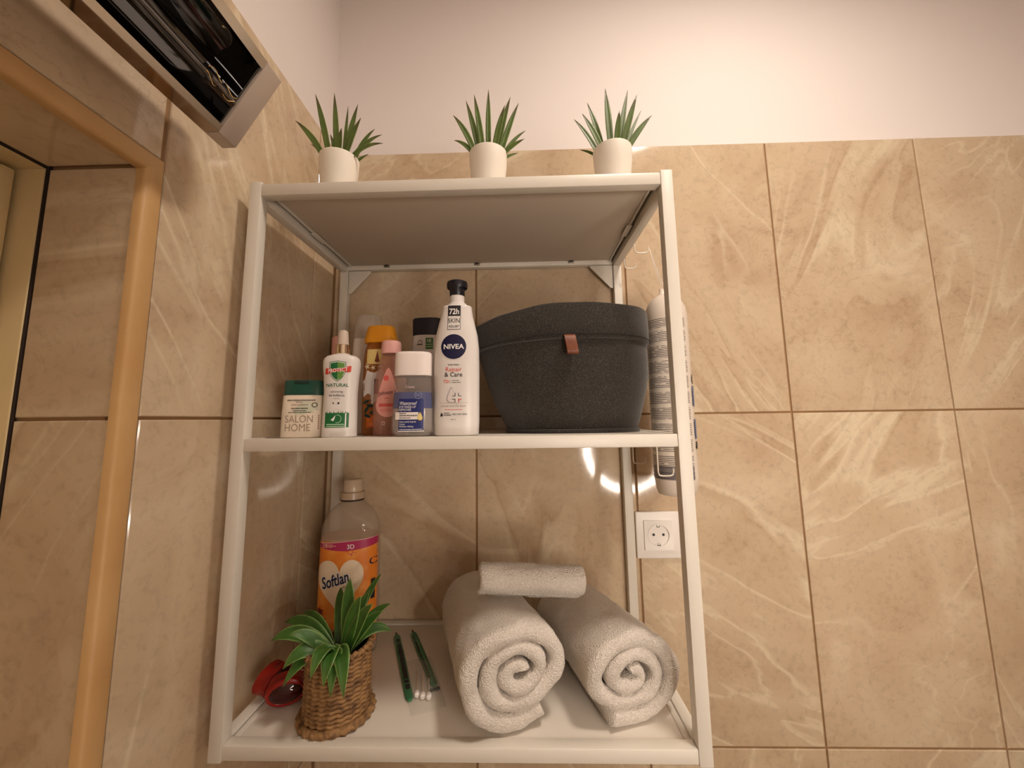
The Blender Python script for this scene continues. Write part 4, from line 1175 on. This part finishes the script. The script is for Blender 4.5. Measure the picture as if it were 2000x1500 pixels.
Loft([(0.2505, 0.0200, 0.0200, 2), (0.2510, 0.0212, 0.0212, 2), (0.2620, 0.0206, 0.0206, 2), (0.2630, 0.0180, 0.0180, 2)]).build('cap_collar', mat('beige_translucent_cap', rgb(196, 172, 146), 0.25, alpha=0.85), t, 36)
Loft([(0.2630, 0.0168, 0.0168, 2), (0.2635, 0.0172, 0.0172, 2), (0.2820, 0.0166, 0.0166, 2), (0.2840, 0.0150, 0.0150, 2)]).build('dosing_cap', mat('beige_translucent_cap2', rgb(206, 184, 158), 0.22, alpha=0.9), t, 36)
annulus_z = Loft([(0.2475, 0.0196, 0.0196, 2), (0.2480, 0.0202, 0.0202, 2), (0.2492, 0.0202, 0.0202, 2), (0.2496, 0.0196, 0.0196, 2)]).build('neck_seal', mat('dark_seal', rgb(40, 30, 26), 0.6), t, 36)
ORG = mat('orange_label_print', rgb(232, 132, 42), 0.4, var=(30, rgb(244, 172, 84), 0.45, 0.75))
MAG = mat('magenta_label_print', rgb(178, 40, 92), 0.4)
def wrap_band(loft, z0, z1f, m, eps, xr=0.0485, n=40, zlow=None):
    vs, fs = [], []
    for i in range(n + 1):
        u = -xr + 2 * xr * i / n
        for zz in (z0(u), z1f(u)):
            vs.append((u, loft.front(u, zz, eps), zz))
    for i in range(n): fs.append((2 * i, 2 * i + 2, 2 * i + 3, 2 * i + 1))
    return mesh_obj('label_print', vs, fs, m, t, smooth=False)
for k in range(10):
    za, zb = 0.018 + k * 0.0167, 0.018 + (k + 1) * 0.0167
    wrap_band(L10, lambda u: za, lambda u: zb, ORG, 0.0004)
wrap_band(L10, lambda u: 0.170 + 0.006 * abs(u / 0.0485) ** 1.5, lambda u: 0.1850 + 0.003 * (u / 0.0485), MAG, 0.0008)
wrap_band(L10, lambda u: 0.1850 + 0.003 * (u / 0.0485), lambda u: 0.1858 + 0.003 * (u / 0.0485), mat('pale_rim', rgb(236, 200, 190), 0.4), 0.0008)
CRM = mat('cream_heart_print', rgb(240, 220, 190), 0.45)
decal(L10, heart(-0.009, 0.112, 0.078, 0.088), CRM, t, 0.0012, 'heart_print', 8, centre=(-0.009, 0.105))
SFI = mat('softener_ink', rgb(22, 26, 62), 0.45)
lettering(L10, 'Softlan', -0.014, 0.1160, 0.0255, WHITEINK, t, 0.0016, 0.055, shear=0.18, rot=0.26, sx=0.66)
lettering(L10, 'Softlan', -0.014, 0.1160, 0.0255, SFI, t, 0.0020, 0.022, shear=0.18, rot=0.26, sx=0.66)
lettering(L10, 'ultra', 0.0010, 0.1110, 0.0075, SFI, t, 0.0018, 0.0, shear=0.1, rot=0.2)
lettering(L10, '30', -0.0360, 0.1755, 0.0095, mat('peach_ink', rgb(240, 190, 160), 0.5), t, 0.0012, 0.0)
fine_print(L10, [(-0.032, -0.021, 0.1805, 0.0009), (-0.032, -0.016, 0.1785, 0.0011), (-0.032, -0.022, 0.1765, 0.0009)], mat('peach_ink', rgb(240, 190, 160), 0.5), t, 0.0012, seed=20)
lettering(L10, '3D', 0.0080, 0.1735, 0.0100, WHITEINK, t, 0.0012, 0.015)
for (x, z, r, col_) in ((-0.0330, 0.180, 0.0008, 0), (0.003, 0.1690, 0.0009, 1), (0.012, 0.1680, 0.0011, 1), (0.016, 0.1660, 0.0008, 1), (0.006, 0.1655, 0.0008, 1), (0.010, 0.1640, 0.0014, 1)):
    decal(L10, circ(x, z, r, 10), MAG if col_ else WHITEINK, t, 0.0014, 'dot_print', 2)
# the picture inside the heart, mostly hidden by leaves: a soft pinkish face shape with brown hair
decal(L10, circ(0.000, 0.0900, 0.0125, 20, 1.2), mat('brown_hair_print', rgb(128, 82, 52), 0.5), t, 0.0015, 'picture_print')
decal(L10, circ(0.001, 0.0885, 0.0090, 20, 1.15), mat('peach_picture_print', rgb(222, 164, 130), 0.5), t, 0.0018, 'picture_print')
for (x, z, r) in ((-0.040, 0.074, 0.008), (-0.034, 0.062, 0.007), (-0.043, 0.058, 0.006)):
    decal(L10, [(x + (r if k % 2 else r * 0.45) * math.cos(k * 0.524), z + (r if k % 2 else r * 0.45) * math.sin(k * 0.524)) for k in range(12)], mat('plum_flower_print', rgb(110, 40, 48), 0.5), t, 0.0015, 'flower_print')
decal(L10, rect(0.0410, 0.0465, 0.0880, 0.1200), INK, t, 0.0016, 'bar_code_print')
lettering(L10, 'C', 0.0430, 0.1440, 0.0160, SFI, t, 0.0012, 0.02)

# ------------------------------------------------------------------ towels
def towel_material():
    m = bpy.data.materials.new('white_terry'); m.use_nodes = True
    nt = m.node_tree; L = nt.links; b = nt.nodes['Principled BSDF']
    b.inputs['Base Color'].default_value = rgb(236, 226, 214)
    b.inputs['Roughness'].default_value = 0.95
    b.inputs['Specular IOR Level'].default_value = 0.1
    b.inputs['Sheen Weight'].default_value = 0.25
    tc = nt.nodes.new('ShaderNodeTexCoord')
    n = nt.nodes.new('ShaderNodeTexNoise'); n.inputs['Scale'].default_value = 520; n.inputs['Detail'].default_value = 2
    L.new(tc.outputs['Object'], n.inputs['Vector'])
    v = nt.nodes.new('ShaderNodeTexVoronoi'); v.inputs['Scale'].default_value = 480
    L.new(tc.outputs['Object'], v.inputs['Vector'])
    ad = nt.nodes.new('ShaderNodeMath'); ad.operation = 'ADD'
    L.new(n.outputs['Fac'], ad.inputs[0]); L.new(v.outputs['Distance'], ad.inputs[1])
    bp = nt.nodes.new('ShaderNodeBump'); bp.inputs['Strength'].default_value = 0.75; bp.inputs['Distance'].default_value = 0.0018
    L.new(ad.outputs[0], bp.inputs['Height']); L.new(bp.outputs['Normal'], b.inputs['Normal'])
    r = nt.nodes.new('ShaderNodeValToRGB')
    r.color_ramp.elements[0].position = 0.3; r.color_ramp.elements[0].color = rgb(206, 196, 184)
    r.color_ramp.elements[1].position = 0.65; r.color_ramp.elements[1].color = rgb(226, 218, 208)
    L.new(n.outputs['Fac'], r.inputs['Fac']); L.new(r.outputs['Color'], b.inputs['Base Color'])
    return m
TERRY = towel_material()

def towel_ribbon(name, path, thick, length, parent, taper=0.12, seed=0, lump=0.0030, nY=16, hemfn=None, zmin=None):
    """a folded towel band swept along a path in the xz plane; its front and back edges are rounded folds"""
    n = len(path)
    sec = []
    K = 7
    for k in range(K + 1):                      # front fold
        a = math.pi * k / K
        sec.append((math.cos(a), -math.sin(a) * 0.95, 0))
    for k in range(1, nY):
        sec.append((-1, 0, k / nY))
    for k in range(K + 1):                      # back fold
        a = math.pi * k / K
        sec.append((-math.cos(a), math.sin(a) * 0.95, 1))
    for k in range(1, nY):
        sec.append((1, 0, 1 - k / nY))
    S = len(sec)
    vs, fs = [], []
    for i in range(n):
        p = Vector((path[i][0], 0, path[i][1]))
        d = Vector((path[min(i + 1, n - 1)][0] - path[max(i - 1, 0)][0], 0, path[min(i + 1, n - 1)][1] - path[max(i - 1, 0)][1])).normalized()
        nn = Vector((-d.z, 0, d.x))
        th_ = thick[i] if isinstance(thick, list) else thick
        yo = hemfn(i / (n - 1)) if hemfn else 0.0
        for (sn, sy, f) in sec:
            y = yo + f * (length - yo) + sy * th_ * 0.5 + th_ * 0.5 * (1 - 2 * f)
            sc = 1 - taper * f
            v = Vector((p.x * sc, y, p.z * sc)) + nn * sn * th_ * 0.5
            nz = mnoise.noise(v * 38 + Vector((seed * 3.1, 0, 0)))
            n2 = mnoise.noise(v * 95 + Vector((0, seed * 2.3, 0)))
            n3 = mnoise.noise(v * 420 + Vector((0, seed, 0)))
            disp = lump * nz + lump * 0.42 * n2 + 0.00055 * n3
            edge = Vector((0, 0, 0))
            if f == 0: edge = Vector((0, lump * 1.6 * mnoise.noise(Vector((v.x, 0, v.z)) * 30 + Vector((0, seed, 0))), 0))
            vs.append(v + nn * sn * disp + edge)
    for i in range(n - 1):
        for k in range(S):
            fs.append((i * S + k, i * S + (k + 1) % S, (i + 1) * S + (k + 1) % S, (i + 1) * S + k))
    fs.append(tuple(range(S))); fs.append(tuple((n - 1) * S + k for k in range(S)))
    if zmin is not None:
        vs = [Vector((v.x, v.y, max(v.z, zmin + 0.15 * (v.z - zmin) if v.z < zmin else v.z))) for v in vs]
        vs = [Vector((v.x, v.y, max(v.z, zmin - 0.0006))) for v in vs]
    return mesh_obj(name, vs, fs, TERRY, parent, angle=180)

def spiral(r0, r1, turns, a_end, ex, ez, n, squash=0.0, tail=None, wob=0.03, seed=0, cw=1):
    out = []
    for i in range(n + 1):
        s = i / n
        th = a_end - cw * 2 * math.pi * turns * (1 - s)
        r = r0 + (r1 - r0) * s
        r *= 1 + wob * math.sin(th * 2 + seed) + wob * 0.6 * math.sin(th * 3 + 1.7 * seed)
        x, z = r * math.cos(th) * ex, r * math.sin(th) * ez
        out.append((x, z))
    if tail: out += tail
    return out

# big towel roll on the left
t = thing('rolled_towel', 'thick rolled white terry towel in the middle of the bottom shelf', 'towel', (0.3760, 0.020, BZ), 0.33, 'rolled white towels on the bottom shelf')
R1 = 0.0655
th1 = 0.0235
sp = spiral(0.0055, R1, 2.75, math.radians(-62), 1.08, 0.90, 230, wob=0.05, seed=0.6)
zc = -min(p[1] for p in sp) + th1 * 0.5 + 0.0016
sp = [(x, z + zc) for x, z in sp]
towel_ribbon('terry_roll', sp, [0.0165 + 0.0075 * (i / (len(sp) - 1)) for i in range(len(sp))], 0.235, t, 0.10, 1, zmin=0.0002)
# big towel roll on the right
t = thing('rolled_towel', 'rolled white terry towel beside the right post with its loose end tucked below', 'towel', (0.5200, 0.032, BZ), 0.30, 'rolled white towels on the bottom shelf')
th2 = 0.0225
sp = spiral(0.0055, 0.0610, 2.6, math.radians(-118), 1.10, 0.86, 220, wob=0.045, seed=2.1, cw=-1)
sp = [(x, z) for x, z in sp]
zc = -min(p[1] for p in sp) + th2 * 0.5 + 0.0016
sp = [(x, z + zc) for x, z in sp]
towel_ribbon('terry_roll', sp, [0.0160 + 0.0070 * (i / (len(sp) - 1)) for i in range(len(sp))], 0.215, t, 0.10, 2, zmin=0.0002)
# small rolled hand towel lying across the two
t = thing('hand_towel', 'small rolled white hand towel lying across the two big rolls', 'towel', (0.3170, 0.094, 0.1730), math.radians(-90) + 0.17)
t.rotation_euler[0] = -0.10
sp = spiral(0.005, 0.0225, 2.2, math.radians(-100), 1.0, 0.92, 130, wob=0.03, seed=0.3)
towel_ribbon('terry_roll', sp, 0.0095, 0.158, t, -0.06, 4, lump=0.0026)

# ------------------------------------------------------------------ small things on the bottom shelf
FILM = mat('clear_film', rgb(230, 226, 214), 0.08, alpha=0.16)
def lying(name, label, cat, p0, p1, group=None):
    d = Vector((p1[0] - p0[0], p1[1] - p0[1], 0))
    o = thing(name, label, cat, (p0[0], p0[1], BZ), math.atan2(d.y, d.x), group)
    return o, d.length
GP = mat('green_wrapper', rgb(46, 116, 74), 0.3, var=(40, rgb(84, 140, 96), 0.45, 0.7))
def stick(p0, p1, label, dark_edge):
    o, L_ = lying('wrapped_stick', label, 'stick', p0, p1, 'green wrapped sticks on the bottom shelf')
    bm = bmesh.new()
    secs_ = [(0, 0.0035), (0.006, 0.0058), (L_ * 0.5, 0.0060), (L_ - 0.006, 0.0056), (L_, 0.0030)]
    vs, fs = [], []
    for (x, h) in secs_:
        for k in range(10):
            a = 2 * math.pi * k / 10
            vs.append((x, h * math.cos(a), 0.0026 + 0.0024 * math.sin(a)))
    for i in range(len(secs_) - 1):
        for k in range(10):
            fs.append((i * 10 + k, i * 10 + (k + 1) % 10, (i + 1) * 10 + (k + 1) % 10, (i + 1) * 10 + k))
    fs += [tuple(range(10)), tuple(range(40, 50))]
    mesh_obj('wrapper', vs, fs, GP, o)
    # dark marks of lettering, too small to read
    rnd = random.Random(5); vs, fs = [], []
    x = L_ * 0.10
    yo = -0.0030 if dark_edge else 0.0
    hh = 0.0016 if dark_edge else 0.0034
    while x < L_ * 0.88:
        wl = rnd.uniform(0.0022, 0.0046); j = rnd.uniform(0, 0.0008)
        zz = 0.0052 if not dark_edge else 0.0050
        b = len(vs)
        vs += [(x, yo - hh + j, zz), (x + wl, yo - hh + j * 0.3, zz), (x + wl, yo + hh - j, zz), (x, yo + hh, zz)]
        fs.append((b, b + 1, b + 2, b + 3))
        x += wl + (0.0005 if rnd.random() < 0.85 else 0.003)
    mesh_obj('dark_marks', vs, fs, INK, o, smooth=False)
    bm = bmesh.new(); tube_mesh(bm, [(-0.010, 0, 0.0026), (0.002, 0, 0.0026)], [0.0012, 0.0022], 8)
    bm_obj('stick_end', bm, mat('dark_brown_tip', rgb(60, 34, 24), 0.5), o)
    if dark_edge:
        box('black_end', L_ + 0.004, L_ + 0.0085, -0.0085, 0.0060, 0.0004, 0.0026, BLACK, o, 0.0005)
    return o
stick((0.1520, 0.240), (0.2225, 0.078), 'green wrapped stick with large dark lettering, left of the cotton swabs', False)
stick((0.1800, 0.248), (0.2500, 0.108), 'green wrapped stick with black end piece, right of the cotton swabs', True)
COT = mat('cotton', rgb(246, 240, 234), 0.95, bump=(600, 0.4, 0.001))
for i, (hx, hy, lb) in enumerate(((0.2300, 0.0850, 'cotton swab with white tip, leftmost of the three'), (0.2390, 0.0820, 'cotton swab with white tip, middle of the three'), (0.2480, 0.0810, 'cotton swab with white tip, rightmost of the three'))):
    o, L_ = lying('cotton_swab', lb, 'swab', (hx, hy), (hx - 0.014, hy + 0.058), 'cotton swabs in clear film')
    bm = bmesh.new(); tube_mesh(bm, [(0.006, 0, 0.0036), (L_ - 0.006, 0, 0.0030)], 0.0011, 8)
    bm_obj('stem', bm, mat('paper_stem', rgb(226, 206, 186), 0.7), o)
    for x0, s in ((-0.002, 1),):
        bm = bmesh.new(); tube_mesh(bm, [(x0, 0, 0.0043), (x0 + s * 0.0015, 0, 0.0043), (x0 + s * 0.005, 0, 0.0043), (x0 + s * 0.009, 0, 0.0040), (x0 + s * 0.012, 0, 0.0036)], [0.0016, 0.0034, 0.0042, 0.0034, 0.0014], 12)
        bm_obj('cotton_tip', bm, COT, o)
# the clear sachet around the swabs, a soft flat bag
o = thing('clear_sachet', 'flat clear film sachet lying over the cotton swabs', 'sachet', (0.2290, 0.118, BZ), math.radians(-67))
vs, fs = [], []
nx, ny = 14, 8
for lay in (0, 1):
    for i in range(nx + 1):
        for j in range(ny + 1):
            u, v = i / nx, j / ny
            puff = math.sin(math.pi * u) ** 0.5 * math.sin(math.pi * v) ** 0.5
            zz = 0.0004 if lay == 0 else 0.0006 + 0.0078 * puff + 0.0004 * math.sin(u * 19 + v * 7) * puff
            vs.append((-0.062 + 0.124 * u, -0.024 + 0.048 * v, zz))
M1 = (nx + 1) * (ny + 1)
for lay in (0, 1):
    for i in range(nx):
        for j in range(ny):
            a = lay * M1 + i * (ny + 1) + j
            fs.append((a, a + 1, a + ny + 2, a + ny + 1))
mesh_obj('film', vs, fs, FILM, o, angle=180)

# red goggles behind the basket plant
t = thing('swim_goggles', 'red rubbery goggles with dark lens lying behind the rope pot', 'goggles', (0.0490, 0.087, BZ), 0.25)
REDR = mat('red_rubber', rgb(160, 28, 18), 0.25, alpha=0.82)
LENS = mat('dark_lens', rgb(60, 16, 18), 0.08, alpha=0.88)
def eye_cup(cx, cy, rz, tilt):
    bm = bmesh.new()
    pts = [(0.0220 * math.cos(a), 0.0, 0.0150 * math.sin(a)) for a in [2 * math.pi * k / 28 for k in range(28)]]
    tube_mesh(bm, pts, 0.0040, 10, closed=True)
    g = bm_obj('eye_gasket', bm, REDR, t, (cx, cy, 0.0204), (tilt, 0, rz))
    vs, fs = [], []
    for (rx, rz_, yy) in ((0.0225, 0.0155, 0.001), (0.0265, 0.0172, 0.010), (0.0270, 0.0178, 0.016), (0.0245, 0.0160, 0.016), (0.0205, 0.0140, 0.001)):
        for k in range(24):
            a = 2 * math.pi * k / 24
            vs.append((rx * math.cos(a), yy, rz_ * math.sin(a)))
    for r in range(4):
        for k in range(24): fs.append((r * 24 + k, r * 24 + (k + 1) % 24, (r + 1) * 24 + (k + 1) % 24, (r + 1) * 24 + k))
    mesh_obj('skirt', vs, fs, REDR, g)
    vs, fs = [], []
    for r in range(5):
        for k in range(24):
            a = 2 * math.pi * k / 24; s = 1 - r / 5
            vs.append((0.0205 * s * math.cos(a), -0.0035 - 0.0060 * (1 - s * s), 0.0135 * s * math.sin(a)))
    for r in range(4):
        for k in range(24): fs.append((r * 24 + k, r * 24 + (k + 1) % 24, (r + 1) * 24 + (k + 1) % 24, (r + 1) * 24 + k))
    fs.append(tuple(96 + k for k in range(24)))
    mesh_obj('lens', vs, fs, LENS, g)
eye_cup(0.000, -0.022, 0.15, 0.15)
eye_cup(-0.022, 0.010, 1.15, 0.15)
bm = bmesh.new(); tube_mesh(bm, smooth_path([(-0.010, -0.020, 0.018), (-0.018, -0.020, 0.020), (-0.024, -0.008, 0.019)], 5), 0.0030, 8)
bm_obj('nose_bridge', bm, REDR, t)
bm = bmesh.new(); tube_mesh(bm, smooth_path([(0.022, -0.012, 0.014), (0.019, 0.006, 0.008), (0.018, 0.030, 0.005), (0.006, 0.046, 0.012), (-0.014, 0.046, 0.022), (-0.020, 0.030, 0.020)], 6), 0.0034, 8)
bm_obj('strap', bm, REDR, t)
